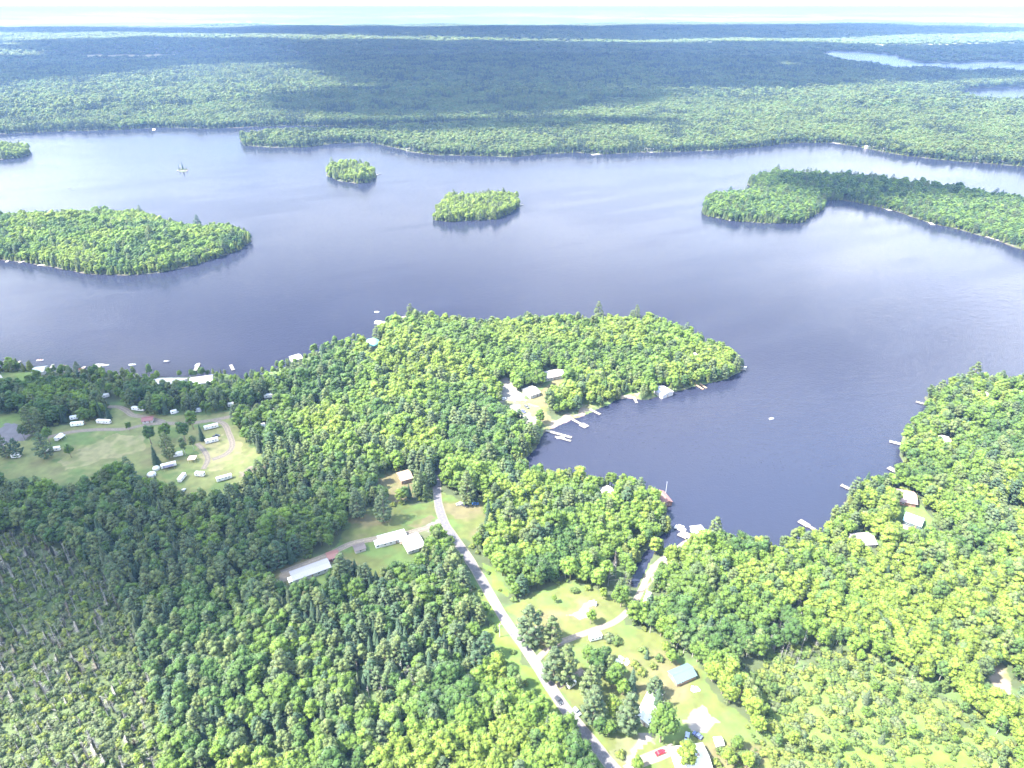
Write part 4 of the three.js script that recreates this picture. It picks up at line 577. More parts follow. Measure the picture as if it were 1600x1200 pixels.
// ---- cove
house([69.0, -245.3], [73.1, -246.6], { name: 'boathouse', cat: 'boathouse', depth: 8, h: 2.8, rise: 1.5, roof: [0.34, 0.17, 0.15], wall: [0.25, 0.14, 0.11], ridge: 'z', y: 0.25, label: 'red-brown boathouse on the wooded point of the cove', windows: 2, front: 2, clear: 4 });
{ const t = thing('flagpole', 'thin white flagpole behind the red-brown boathouse', 'pole', 71.4, -253.2, 0, undefined, 0.4); part('shaft', cyl(0.06, 0.08, 8, 0, 4, 0, 6), mat(WHITE, 0.5), t); part('finial', new THREE.SphereGeometry(0.14, 8, 6).translate(0, 8.1, 0), CHROME, t); }
dock([77.4, -225.1], [73.2, -228.3], 2.4, 'wide grey dock between the pontoon boat and the white boathouse', { finger: [4, 1.6, 1, -2.1] });
boat(73.4, -230.4, 2.55, 6.2, 'pontoon boat with grey canopy at the cove dock', { pontoon: 1, name: 'pontoon_boat' });
boat(75.5, -226.3, 2.2, 4.6, 'small white motorboat tied inside the cove dock');
house([78.4, -225.5], [83.0, -226.3], { name: 'boathouse', cat: 'boathouse', depth: 4.5, h: 2.2, rise: 0.7, roof: [0.82, 0.82, 0.84], wall: WHITE, y: 0.3, windows: 1, door: 0, label: 'white boathouse at the landing beside the wide dock', clear: 5, front: 4 });
trailer([50.3, -183.8], [54.3, -192.5], { color: [0.82, 0.82, 0.83], len: 6.5, h: 1.5, name: 'covered_boat', cat: 'covered boat', label: 'long white shrink-wrapped boat beside the curving dirt track' });
car(63.5, -211.4, 0.9, [0.55, 0.55, 0.57], { label: 'silver car parked at the cove landing' });
house([42.9, -248.5], [47.6, -250.8], { depth: 7, h: 3, rise: 1.5, roof: [0.5, 0.45, 0.44], wall: [0.62, 0.56, 0.5], label: 'grey-roofed cottage in the woods above the red-brown boathouse', clear: 5.5, front: 3 });
// ---- peninsula
house([17.7, -358.2], [31.8, -363.8], { depth: 8, h: 3.2, rise: 1.8, roof: [0.60, 0.54, 0.56], wall: [0.66, 0.62, 0.56], label: 'pale pink-grey roofed cottage amid the peninsula trees', chimney: 1, clear: 7 });
house([10.7, -340.7], [16.4, -344.4], { depth: 9, h: 3, rise: 1.5, roof: [0.72, 0.68, 0.68], wall: [0.7, 0.66, 0.6], label: 'pale cottage beside the white gravel turnaround', clear: 7 });
car(6.4, -326.5, -1.0, [0.08, 0.09, 0.20], { label: 'navy blue car at the end of the peninsula drive' }); car(8.3, -331.3, -0.9, [0.10, 0.10, 0.11], { suv: 1, name: 'suv', label: 'charcoal suv on the gravel of the peninsula drive' }); car(-4.8, -339.9, 0.5, [0.5, 0.5, 0.52], { label: 'silver car on the shoulder of the peninsula drive' });
dock([18.2, -309.3], [31.4, -302.4], 1.7, 'long pale dock with a second finger below the sandy bank', { finger: [9, 1.2, 4, 3.2], head: [1.6, 0.1, 1] });
boat(25.7, -302.4, -0.15, 5, 'small white boat moored between the dock fingers');
dock([32.9, -321.0], [37.7, -315.7], 1.5, 'pale dock with square platform near the sandy beach', { head: [3.6, 4.2, 1] });
dock([41.8, -333.4], [49.3, -325.8], 1.5, 'straight pale dock at the mouth of the sandy gap');
dock([71.0, -345.9], [71.7, -338.5], 1.4, 'short dock at the small lawn beach');
house([87.4, -343.6], [94.6, -348.1], { name: 'boathouse', cat: 'boathouse', depth: 8, h: 2.8, rise: 1.4, roof: [0.55, 0.53, 0.62], wall: [0.7, 0.68, 0.68], y: 0.3, ridge: 'z', label: 'lavender-roofed boathouse over the water under the peninsula trees', clear: 5, front: 5 });
dock([110.9, -359.8], [113.8, -354.3], 1.1, 'orange-brown dock beside its twin under the peninsula trees', { color: [0.30, 0.19, 0.11], group: 'twin orange docks' }); dock([113.6, -361.4], [116.1, -355.8], 1.1, 'orange-brown dock beside its twin under the peninsula trees', { color: [0.30, 0.19, 0.11], group: 'twin orange docks' });
house([112.2, -385.9], [120.4, -389.4], { depth: 7, h: 3, rise: 1.6, roof: [0.5, 0.42, 0.42], wall: [0.55, 0.46, 0.4], label: 'dusty pink roofed cottage near the tip of the peninsula', clear: 5, front: 3 });
house([112.1, -404.3], [118.7, -407.2], { depth: 6, h: 3, rise: 1.5, roof: [0.6, 0.6, 0.6], wall: [0.6, 0.56, 0.5], label: 'light grey roofed cottage behind the dusty pink roofed one', clear: 4.5, front: 2 });
dock([143.6, -380.6], [146.9, -379.7], 2.2, 'small square dock off the tip of the peninsula'); boat(146.8, -383.2, 0.2, 4.4, 'small boat tied to the dock at the peninsula tip');
boat(143.7, -321.7, 0.25, 3.6, 'fishing boat adrift alone on the open bay', { inside: [0.12, 0.1, 0.1], color: [0.55, 0.55, 0.58] });
house([-96.5, -404.3], [-86.5, -407.2], { round: 1, depth: 12, h: 3.5, rise: 2.2, roof: [0.17, 0.42, 0.40], wall: [0.5, 0.5, 0.46], label: 'teal domed roof house by the notch in the wooded shore', clear: 9, front: 6 });
house([-90.8, -391.3], [-85.0, -393.1], { name: 'garage', cat: 'garage', depth: 5, h: 2.6, rise: 1.2, roof: [0.20, 0.44, 0.42], wall: [0.5, 0.5, 0.46], label: 'teal-roofed garage beside the teal domed house', clear: 4.5, front: 3 });
house([-81.5, -445.6], [-73.5, -450.1], { depth: 8, h: 3.2, rise: 1.8, roof: [0.36, 0.28, 0.26], wall: [0.35, 0.2, 0.16], label: 'brown cottage near the dock in the notch of the shore', clear: 6.5, front: 3 });
dock([-91.3, -452.3], [-99.1, -454.6], 3.2, 'white dock in the notch of the wooded shore', { color: [0.46, 0.46, 0.46], finger: [6, 2, 0, -3] }); boat(-100.8, -472.5, 0.1, 4.6, 'white boat moored off the notch of the wooded shore');
house([-139.1, -387.6], [-134.4, -391.3], { depth: 7, h: 3, rise: 1.5, roof: [0.52, 0.52, 0.54], wall: [0.5, 0.48, 0.44], label: 'grey roof peeping through the shaded waterfront trees', clear: 4.5, front: 3 });
// ---- campground and the cottages along its shore
house([-200.4, -313.8], [-195.5, -315.1], { name: 'hut', cat: 'hut', depth: 4.2, h: 2.3, rise: 1.0, over: 0.6, roof: [0.27, 0.10, 0.11], wall: [0.70, 0.66, 0.66], label: 'red-roofed hut where the campground tracks meet' });
house([-191.1, -354.3], [-179.6, -358.2], { depth: 9, h: 3, rise: 1.8, roof: [0.64, 0.62, 0.70], wall: WHITE, label: 'large cottage with lavender-white roof at the campground shore', clear: 9, front: 6 });
house([-215.4, -355.8], [-196.3, -355.8], { depth: 7, h: 2.8, rise: 1.2, roof: [0.50, 0.49, 0.54], wall: [0.66, 0.64, 0.64], label: 'long grey-roofed building on the campground shore', clear: 10, front: 5 });
house([-294.4, -369.5], [-288.4, -371.2], { depth: 8, h: 3, rise: 1.5, roof: [0.42, 0.47, 0.52], wall: [0.6, 0.6, 0.6], label: 'blue-grey roofed cottage beside the bright waterfront lawn', clear: 7, front: 5 });
house([-309.1, -359.0], [-306.8, -361.4], { depth: 7, h: 3, rise: 1.5, roof: [0.55, 0.52, 0.50], wall: WHITE, label: 'white cottage across the bright lawn from the blue-grey roofed one', clear: 6, front: 4 });
const CAMP = 'trailers parked round the campground meadow';
for (const [a, b, o] of [
  [[-213.2, -327.8], [-205.7, -326.5], { label: 'white trailer under trees beside the grey gravel lane' }],
  [[-225.4, -313.8], [-217.8, -313.1], { label: 'white trailer in front of the dark spruces', stripe: [0.3, 0.22, 0.3] }],
  [[-237.5, -310.5], [-231.3, -311.8], { label: 'pale mint trailer beside the bushy maple', color: [0.72, 0.8, 0.78] }],
  [[-241.5, -317.0], [-238.1, -318.3], { label: 'small grey-white trailer behind the pale mint one', color: [0.66, 0.68, 0.72] }],
  [[-236.2, -296.3], [-235.6, -301.2], { label: 'white trailer with a cluttered awning at the end of the sandy track', awning: [0.4, 0.4, 0.44] }],
  [[-235.6, -285.9], [-229.8, -287.6], { label: 'white trailer sheltered by the big spreading pine' }],
  [[-250.5, -280.9], [-246.4, -281.4], { label: 'grey-white camper among trees at the meadow end', color: [0.68, 0.68, 0.7] }],
  [[-164.0, -306.7], [-157.6, -309.9], { label: 'white trailer nearest the track fork beside the tree clump' }],
  [[-158.1, -293.4], [-152.5, -296.3], { label: 'white trailer with a dark truck behind it' }],
  [[-170.9, -271.2], [-164.8, -274.3], { label: 'long trailer with dark awning below the tall spruce', awning: [0.06, 0.06, 0.10] }],
  [[-169.4, -281.4], [-165.3, -283.1], { label: 'white camper hidden under the tree clump' }],
  [[-156.7, -260.5], [-156.3, -266.0], { label: 'white trailer standing end-on at the wood edge' }],
  [[-152.3, -265.5], [-147.8, -265.0], { label: 'white square camper with a bush before it' }],
  [[-139.7, -260.5], [-133.6, -264.0], { label: 'long white bus-like trailer alone on the grass' }],
  [[-177.3, -325.1], [-173.2, -325.8], { label: 'slate grey trailer under the birches', color: [0.35, 0.37, 0.42] }],
  [[-160.3, -331.3], [-157.3, -332.0], { label: 'small white cabin trailer at the shaded wood edge' }],
  [[-188.8, -323.0], [-186.2, -324.4], { label: 'little white camper beside the silver car' }],
  [[-143.0, -340.7], [-137.1, -342.1], { label: 'white motorhome at the edge of the gravel parking', h: 2.9 }],
  [[-236.4, -340.7], [-233.1, -342.9], { label: 'white trailer glimpsed through the shore maples' }],
  [[-249.1, -350.4], [-246.9, -351.9], { label: 'white camper glimpsed behind the shore maples' }],
  [[-255.6, -329.2], [-253.5, -329.9], { label: 'tiny white camper in the shade of the maples' }],
]) trailer(a, b, { group: CAMP, ...o });
house([-174.2, -269.6], [-172.0, -270.1], { name: 'tent', cat: 'tent', round: 1, depth: 3.4, len: 3.6, h: 1.1, rise: 0.6, roof: [0.74, 0.78, 0.75], wall: [0.7, 0.74, 0.72], plain: 1, label: 'round white tent beside the long awning trailer' });
house([-175.3, -264.5], [-172.0, -264.0], { name: 'tent', cat: 'tent', round: 1, depth: 4.2, len: 4.4, h: 1.2, rise: 0.8, roof: [0.7, 0.7, 0.72], wall: [0.7, 0.7, 0.7], plain: 1, label: 'round grey-white tent at the foot of the woods' });
house([-108.9, -327.1], [-105.7, -328.5], { name: 'shed', cat: 'shed', depth: 3, h: 2.2, rise: 0.8, roof: [0.7, 0.7, 0.72], wall: WHITE, windows: 1, door: 0, label: 'white shed alone at the edge of the shaded woods', front: 4 });
house([-135.3, -306.7], [-131.8, -308.6], { name: 'shed', cat: 'shed', depth: 4, h: 2.3, rise: 0.8, roof: [0.72, 0.72, 0.74], wall: WHITE, windows: 1, door: 0, label: 'white-roofed shed in the woods above the campground loop', front: 4 });
car(-155.7, -301.2, 0.3, [0.05, 0.06, 0.09], { pickup: 1, len: 5.2, name: 'pickup_truck', cat: 'truck', label: 'dark pickup truck behind the white campground trailer' });
car(-153.1, -254.1, 1.4, [0.4, 0.46, 0.5], { label: 'grey-blue car parked below the end-on trailer' }); car(-187.2, -325.1, 0.9, [0.55, 0.56, 0.58], { label: 'silver car under the campground maples' });
{ const t = thing('picnic_canopy', 'pink and white picnic canopy on the campground grass', 'canopy', -158.7, -278.7, 0.1); part('canopy_cloth', new THREE.ConeGeometry(2.6, 0.9, 4).rotateY(Math.PI / 4).translate(0, 2.5, 0), mat([0.7, 0.45, 0.4], 0.9), t); for (const sx of [-1.6, 1.6]) for (const sz of [-1.6, 1.6]) part('leg', bx(0.07, 2.1, 0.07, sx, 1.05, sz), CHROME, t); clear(-158.7, -278.7, 4); }
// ---- docks and boats of the campground shore
const CD = 'docks along the campground shore';
for (const [a, b, w, l] of [[[-315.1, -384.1], [-316.4, -391.3], 1.6, 'pale dock by the bright lawn'], [[-270.0, -377.1], [-270.6, -384.1], 2.0, 'dock with a red-seated boat at the campground shore'], [[-261.8, -379.7], [-261.1, -387.6], 2.2, 'broad dock where two boats are tied'], [[-198.4, -378.0], [-199.9, -387.6], 2.2, 'dock before the large lavender-white roofed cottage'], [[-174.7, -378.9], [-178.9, -385.9], 1.8, 'short dock past the large lavender-white roofed cottage'], [[-290.9, -381.5], [-292.4, -386.8], 1.6, 'short dock beside the blue-grey roofed cottage']]) dock(a, b, w, l, { group: CD });
for (const [x, z, t, l, c] of [[-304.4, -393.1, 0.1, 'white boat moored out from the bright lawn', WHITE], [-271.1, -381.5, 0.9, 'boat with red interior tied at the campground dock', WHITE], [-263.5, -386.8, 0.2, 'white boat at the broad campground dock', WHITE], [-258.5, -385.9, 0.3, 'silver boat at the broad campground dock', [0.5, 0.5, 0.52]], [-241.9, -386.8, 0.2, 'white boat at anchor off the campground shore', WHITE], [-221.9, -391.3, 0.1, 'dark-hulled boat at anchor off the campground shore', [0.05, 0.05, 0.07]], [-200.4, -386.8, 1.4, 'white boat tied at the dock of the large cottage', WHITE], [-285.3, -385.0, 0.2, 'low grey boat moored between two campground docks', [0.45, 0.46, 0.5]]]) boat(x, z, t, 5.2, l, { color: c, inside: l.includes('red') ? [0.4, 0.06, 0.05] : [0.35, 0.33, 0.32] });
// ---- eastern shore
dock([237.8, -336.3], [233.1, -339.9], 1.6, 'long narrow dock at the tall dark shore trees'); dock([202.5, -296.3], [198.0, -298.7], 1.8, 'white dock at the bend of the wooded shore', { color: [0.45, 0.45, 0.45] });
dock([191.2, -267.5], [188.3, -272.2], 1.7, 'pale dock with wide end beside the brown shallows', { head: [3, 4, 1] }); dock([160.3, -257.5], [156.8, -261.5], 1.8, 'pale dock below the round olive cedars'); dock([133.2, -227.9], [130.1, -232.1], 1.6, 'pale dock with broad head near the cove mouth', { head: [2.8, 4.5, 1] });
house([175.5, -245.7], [182.5, -243.4], { depth: 9, h: 3, rise: 1.9, over: 0.7, roof: [0.44, 0.29, 0.27], wall: [0.36, 0.19, 0.14], label: 'red-brown cottage with pinkish roof above the pale green lawn', chimney: 1, clear: 8, front: 6 });
house([171.2, -232.5], [176.6, -228.3], { name: 'barn', cat: 'barn', depth: 6.5, h: 2.6, rise: 1.2, roof: [0.40, 0.60, 0.62], wall: [0.12, 0.16, 0.18], label: 'pale turquoise roofed open shed on the green lawn', clear: 7, front: 7 });
house([144.4, -216.4], [152.3, -217.1], { depth: 7, h: 3, rise: 1.6, roof: [0.46, 0.40, 0.43], wall: [0.6, 0.58, 0.58], label: 'mauve-roofed cottage sunk among the bright maples', clear: 6, front: 5 });
for (const [a, b, c, l] of [[[219.6, -291.0], [226.5, -292.8], [0.74, 0.72, 0.66], 'cream-roofed cottage deep in the shore woods'], [[242.5, -306.7], [246.7, -308.6], [0.22, 0.5, 0.55], 'small turquoise roof deep in the shore woods'], [[263.9, -337.7], [275.5, -339.9], [0.5, 0.42, 0.42], 'long rosy roof near the tall pale pine'], [[269.3, -325.8], [275.7, -328.5], [0.48, 0.38, 0.42], 'rosy gable roof beside the grey driveway'], [[287.0, -337.7], [297.0, -340.7], [0.42, 0.42, 0.46], 'dark grey roof beyond the rosy gable roof']]) house(a, b, { depth: 7, h: 3, rise: 1.6, roof: c, wall: [0.5, 0.44, 0.4], label: l, clear: 5.5, front: 4 });
// ---- cottages and docks on the islands and the far shore
const FC = 'cottages on the far shores', FD = 'docks on the far shores';
const farHouse = (px, w, c, label) => house([px[0] - w / 2, px[1]], [px[0] + w / 2, px[1] + 0.4], { name: 'cottage', cat: 'cottage', depth: 9, h: 3.4, rise: 2, roof: c, wall: [0.62, 0.58, 0.54], label, group: FC, plain: 1, clear: 0 });
for (const [p, w, c, l] of [[[-729.7, -1353.5], 14, [0.7, 0.7, 0.7], 'white cottage at the far shore beside a boathouse'], [[-709.1, -1345.8], 9, [0.6, 0.6, 0.62], 'boathouse by the white far-shore cottage'], [[-665.8, -1385.1], 14, [0.72, 0.7, 0.68], 'pale cottage on the far shore past the boathouse'], [[-585.2, -1361.3], 12, [0.45, 0.4, 0.38], 'brown cottage on the far shore'], [[-432.3, -1418.2], 12, [0.5, 0.34, 0.3], 'rust-roofed cottage by the narrow channel'], [[-162.0, -1124.9], 12, [0.6, 0.58, 0.56], 'grey cottage at the bend of the far point'], [[141.9, -1108.6], 26, [0.50, 0.42, 0.38], 'large brown lodge on the middle far shore'], [[215.7, -1119.4], 14, [0.66, 0.64, 0.62], 'pale boathouse past the large brown lodge'], [[516.3, -1207.2], 16, [0.75, 0.74, 0.72], 'white house on the bright sandy landing'], [[574.8, -1141.6], 13, [0.7, 0.68, 0.66], 'pale cottage along the sunlit far shore'], [[590.8, -1119.4], 12, [0.55, 0.4, 0.36], 'rosy cottage along the sunlit far shore'], [[684.3, -1042.6], 12, [0.8, 0.8, 0.82], 'white boathouse along the sunlit far shore'], [[715.0, -1028.3], 13, [0.72, 0.7, 0.7], 'pale cottage beyond the white boathouse'], [[-794.9, -1113.9], 12, [0.6, 0.52, 0.48], 'cottage on the small western islet'], [[423.8, -776.6], 12, [0.62, 0.6, 0.58], 'grey cottage on the long wooded island'], [[481.7, -667.1], 13, [0.5, 0.5, 0.5], 'brown cottage with a dock on the long island']]) farHouse(p, w, c, l);
for (const [a, b, w, l] of [[[-668.5, -1345.8], [-658.1, -1323.2], 5, 'dock by the pale far-shore cottage'], [[138.7, -1097.9], [122.7, -1087.5], 6, 'dock of the large brown lodge'], [[212.8, -1113.9], [219.8, -1108.6], 5, 'dock of the pale far-shore boathouse'], [[537.5, -1200.9], [542.7, -1182.6], 5, 'dock at the bright sandy landing'], [[-184.4, -945.8], [-179.7, -953.9], 3, 'dock on the end of the rear islet'], [[7.3, -782.4], [12.5, -788.2], 2.6, 'dock on the end of the front islet'], [[229.6, -728.3], [233.0, -720.7], 4, 'dock on the near lobe of the long island'], [[421.9, -771.0], [422.3, -759.9], 4, 'dock of the grey island cottage'], [[441.5, -715.8], [439.6, -703.6], 4, 'dock along the dark side of the long island'], [[471.4, -664.9], [474.8, -650.0], 5, 'wide dock of the brown island cottage'], [[480.8, -641.8], [479.3, -633.7], 4, 'last dock along the long island'], [[-465.3, -599.4], [-461.1, -588.6], 2, 'dock under the large island trees near its end'], [[-453.1, -594.0], [-450.8, -585.1], 2, 'dock in the row below the large island'], [[-436.5, -588.6], [-438.3, -583.4], 2, 'third dock in the row below the large island'], [[-411.9, -578.2], [-417.6, -576.5], 2, 'pale dock where the large island row ends']]) dock(a, b, w, l, { group: FD, color: [0.27, 0.26, 0.25] });

{ const t = thing('rock_ledge', 'grey rock ledge under the spruces of the tiny islet', 'rock', -458.1, -974.8, 0, undefined, 0), r = rng(31); for (let k = 0; k < 9; k++) part('boulder', new THREE.DodecahedronGeometry(1.1 + r() * 1.3, 0).scale(1.3, 0.45, 1).rotateY(r() * 3).translate((k - 4) * 1.5, 0.25, (r() - 0.5) * 4), mat([0.13 + r() * 0.03, 0.125, 0.115], 0.95), t); for (let k = 0; k < 3; k++) { const b = part('bush', stock.shrub[k].crown, GREEN_MAT.shrub[2], t); b.position.set((k - 1) * 3.6, 0.6, (r() - 0.5) * 2); b.scale.setScalar(0.9); } }

// ---------------------------------------------------------------- single trees that stand apart
const ownTree = (kind, x, z, s, tone, label) => { const r = rng(Math.round(Math.abs(x * 71 + z * 13))); put(kind, x, z, s, tone, label, r); clear(x, z, 3.2 * s); };
for (const t of [
  ['pine_tree', -68.0, -235.9, 0.98, 1, 'round grey-green pine at the lawn edge, first of the pair'], ['pine_tree', -56.0, -233.4, 1.0, 1, 'round grey-green pine at the lawn edge, beside the gravel drive'], ['pine_tree', -20.1, -246.2, 1.0, 2, 'pale olive pine standing over the white pickup truck'], ['spruce_tree', -10.1, -230.8, 1.0, 0, 'dark spruce at the dry edge of the woods by the junction'],
  ['pine_tree', 6.2, -168.7, 1.15, 1, 'large round pine beside the pale utility pole'], ['pine_tree', 14.1, -167.4, 0.9, 2, 'loose olive pine next to the large round pine'], ['pine_tree', 14.0, -153.1, 1.0, 1, 'grey-green pine leaning over the paved road'], ['pine_tree', 18.0, -152.1, 1.0, 2, 'bushy olive pine next to the one leaning over the paved road'], ['pine_tree', 25.6, -146.3, 0.95, 2, 'tall olive pine by the pale trailer'], ['pine_tree', 25.6, -137.6, 0.95, 1, 'grey pine between the paved road and the yellow maple'], ['maple_tree', 32.0, -138.9, 0.7, 3, 'small yellow-green maple between two yard pines'], ['pine_tree', 36.1, -134.5, 1.05, 1, 'frosty grey-green pine against the white-roofed house'], ['maple_tree', 45.6, -130.7, 1.15, 1, 'round full maple beside the white-roofed house'], ['spruce_tree', 46.7, -142.1, 0.8, 1, 'blue-green spruce behind the round full maple'], ['maple_tree', 51.2, -122.3, 0.85, 3, 'round yellow-green maple beside the lower gravel drive'],
  ['maple_tree', 28.8, -156.2, 0.8, 2, 'dark green maple in the middle of the weedy yard'], ['maple_tree', 33.0, -149.7, 0.8, 1, 'tall green maple behind the pale rubble heap'], ['spruce_tree', 39.4, -148.7, 0.75, 1, 'blue-green spruce at the corner of the weedy yard'], ['spruce_tree', 46.7, -161.4, 0.4, 1, 'little spruce alone in the weedy yard'], ['maple_tree', 28.9, -176.8, 0.55, 0, 'small bright maple beside the white suv'], ['maple_tree', 16.1, -187.0, 0.3, 0, 'sapling alone in the creek meadow'], ['maple_tree', 41.1, -185.1, 0.85, 1, 'spreading bush-like maple inside the bend of the dirt track'], ['maple_tree', 34.8, -189.2, 0.45, 3, 'yellow-green sapling at the meadow edge'],
  ['dead_tree', 37.6, -195.8, 1.0, 0, 'silver dead tree in the group by the creek'], ['dead_tree', 41.2, -200.3, 1.1, 0, 'tall silver dead tree in the group by the creek'], ['dead_tree', 43.9, -195.8, 1.0, 1, 'pale grey dead tree in the group by the creek'], ['dead_tree', 40.7, -204.5, 1.0, 2, 'brown-grey dead tree in the group by the creek'], ['dead_tree', 45.9, -192.5, 0.9, 0, 'leaning silver dead tree at the creek bank'],
  ['maple_tree', -186.4, -294.0, 0.9, 2, 'deep green round maple at the edge of the campground clump'], ['maple_tree', -179.5, -296.9, 0.85, 1, 'green maple in the campground clump'], ['maple_tree', -170.1, -296.9, 0.85, 2, 'dark maple in the campground clump by the trailers'], ['maple_tree', -170.3, -308.0, 0.85, 1, 'maple above the campground trailers'], ['pine_tree', -171.1, -280.9, 0.9, 2, 'olive pine in the campground clump'], ['spruce_tree', -175.0, -275.4, 0.95, 0, 'tall dark spruce beside the long awning trailer'], ['poplar_tree', -164.8, -284.2, 0.7, 0, 'pale-stemmed birch in the campground clump'], ['poplar_tree', -161.6, -287.6, 0.65, 0, 'second pale-stemmed birch in the campground clump'], ['spruce_tree', -161.1, -296.9, 0.7, 0, 'dark spruce against the campground trailers'],
  ['maple_tree', -203.9, -306.7, 0.45, 1, 'small round maple beside the sandy track'], ['maple_tree', -221.0, -282.0, 0.62, 1, 'green maple alone on the meadow near the sand patch'], ['pine_tree', -232.6, -280.9, 1.0, 1, 'big spreading pine over the sheltered trailer'], ['maple_tree', -240.1, -295.7, 0.75, 1, 'leafy maple behind the big spreading pine'], ['pine_tree', -252.6, -303.0, 1.05, 2, 'big layered pine beside the grey parking'], ['pine_tree', -253.2, -282.0, 0.8, 1, 'pine at the meadow end by the grey-white camper'], ['pine_tree', -248.1, -283.1, 0.7, 0, 'dark pine at the meadow end by the grey-white camper'], ['maple_tree', -231.0, -313.1, 0.75, 1, 'upright maple between two campground trailers'], ['spruce_tree', -225.1, -319.0, 0.75, 0, 'dark spruce behind the campground trailer'], ['spruce_tree', -220.5, -318.3, 0.7, 0, 'second dark spruce behind the campground trailer'],
  ['spruce_tree', -464.4, -979.1, 0.5, 0, 'dark spruce on the tiny rock islet'], ['spruce_tree', -457.2, -974.8, 0.7, 0, 'tallest spruce on the tiny rock islet'], ['spruce_tree', -454.5, -979.1, 0.4, 0, 'low spruce on the tiny rock islet'],
  ['pine_tree', -325.2, -698.7, 0.95, 0, 'tall dark pine rising above the large island'], ['pine_tree', 278.3, -362.4, 1.0, 2, 'tall pale pine at the corner of the eastern shore'], ['pine_tree', 63.6, -465.5, 0.85, 2, 'tall pale pine on the peninsula skyline'], ['pine_tree', 91.4, -463.1, 0.75, 2, 'second tall pale pine on the peninsula skyline'],
]) ownTree(...t);
{ const r = rng(77);  // loose trees and bushes of the yards
  for (const [kind, x, z, s, tone] of [['maple_tree', 26.1, -159.8, 0.62, 1], ['maple_tree', 31.8, -159.3, 0.66, 2], ['poplar_tree', 29.4, -153.6, 0.6, 0], ['maple_tree', 35.8, -153.1, 0.7, 1], ['poplar_tree', 32.7, -155.7, 0.62, 2], ['maple_tree', 36.3, -147.3, 0.7, 0], ['shrub', 34.8, -169.6, 1.2, 2], ['shrub', 37.0, -168.5, 1.3, 0], ['maple_tree', 54.8, -159.8, 0.6, 0], ['maple_tree', 53.8, -163.5, 0.5, 3], ['maple_tree', 44.7, -180.1, 0.55, 1], ['shrub', 44.0, -155.7, 1.1, 1], ['shrub', 48.3, -157.7, 1.0, 1], ['shrub', 51.0, -160.8, 1.2, 0], ['shrub', 42.3, -158.7, 1.0, 1], ['shrub', 46.1, -164.6, 1.0, 0], ['maple_tree', 29.8, -132.8, 0.62, 1], ['maple_tree', 27.1, -133.3, 0.6, 2], ['shrub', 32.5, -126.2, 1.0, 1], ['maple_tree', 37.0, -121.7, 0.5, 0], ['maple_tree', 68.3, -128.2, 0.5, 1], ['maple_tree', 64.1, -123.4, 0.6, 3], ['maple_tree', 69.6, -122.6, 0.6, 3], ['shrub', 19.9, -160.1, 1.0, 1], ['pine_tree', 46.5, -146.8, 0.7, 1], ['maple_tree', 9.7, -137.6, 0.6, 0], ['shrub', 10.0, -181.4, 0.8, 0], ['shrub', 24.3, -192.5, 1.0, 0], ['shrub', 29.4, -194.1, 1.1, 1], ['maple_tree', 39.0, -187.6, 0.5, 1], ['shrub', 62.9, -127.0, 1.0, 0]]) put(kind, x, z, s, tone, null, r); }
scatter();

// ---------------------------------------------------------------- trees become things, the rest one mass for each wood
camera.updateMatrixWorld(); camera.updateProjectionMatrix();
const inFrame = (t) => { const v = new THREE.Vector3(t.x, t.y + 5 * t.s, t.z).applyMatrix4(camera.matrixWorldInverse), p = v.clone().applyMatrix4(camera.projectionMatrix); return v.z < 0 && Math.abs(p.x) < 1.0 && Math.abs(p.y) < 1.0; };
const KIND_WORD = { maple_tree: 'broadleaf tree', poplar_tree: 'narrow poplar', pine_tree: 'layered pine', spruce_tree: 'pointed spruce', cedar_tree: 'dense cedar', dead_tree: 'dead tree', shrub: 'low shrub' };
const WIDE = stock.dead_tree.map((v, i) => [v.crown.boundingSphere ?? (v.crown.computeBoundingBox(), v.crown.boundingBox.max.x), i]).sort((a, b) => b[0] - a[0]).slice(0, 3).map((v) => v[1]);
const count = {}, masses = {};
const LANDMARKS = [[58.3, -153.6, 'the teal barn'], [-50.3, -221.4, 'the white mobile home'], [-80.0, -202.7, 'the lavender-grey mobile home'], [-50.7, -265.0, 'the tan-roofed house'], [42.3, -142.8, 'the white-roofed house'], [54.5, -121.7, 'the chimneyed white-roofed house'], [30.6, -186.3, 'the white suv'], [47.1, -201.0, 'the creek'], [71.6, -249.4, 'the red-brown boathouse'], [-31.6, -240.3, 'the road junction'], [180.3, -247.1, 'the red-brown cottage'], [175.8, -233.8, 'the turquoise shed'], [149.6, -219.5, 'the mauve-roofed cottage'], [163.2, -152.1, 'the sand pit'], [141.2, -161.4, 'the small dry glade'], [-101.6, -185.1, 'the muddy hollow'], [80.7, -229.6, 'the cove landing'], [-215.1, -287.6, 'the sand patch'], [-137.6, -264.0, 'the bus-like trailer'], [20.2, -149.9, 'the pale roadside trailer'], [10.9, -156.2, 'the roadside pines'], [-2.4, -178.3, 'the bend of the paved road'], [-15.5, -204.5, 'the straight stretch of the paved road']];
const landmark = (t) => { let b = 24, w = null; for (const [x, z, n] of LANDMARKS) { const d = Math.hypot(t.x - x, t.z - z); if (d < b) { b = d; w = n; } } return w && `near ${w}`; };
const sizeWord = (t) => (t.s < 0.5 ? 'small ' : t.s > 0.72 ? 'large ' : '');
const placeWord = (t) => landmark(t) ?? (SWAMP.inside(t.x, t.z) ? 'in the wet dead-tree thicket' : CONIFER.inside(t.x, t.z) ? 'in the shaded mixed woods west of the paved road' : CAMPWOOD.inside(t.x, t.z) ? 'in the woods round the campground' : t.land === 'mainland' ? (t.x < 40 ? 'in the woods between road and cove' : 'in the bright woods of the eastern shore') : t.land === 'named' ? '' : 'on an island in the lake');
placed.sort((a, b) => a.d - b.d);
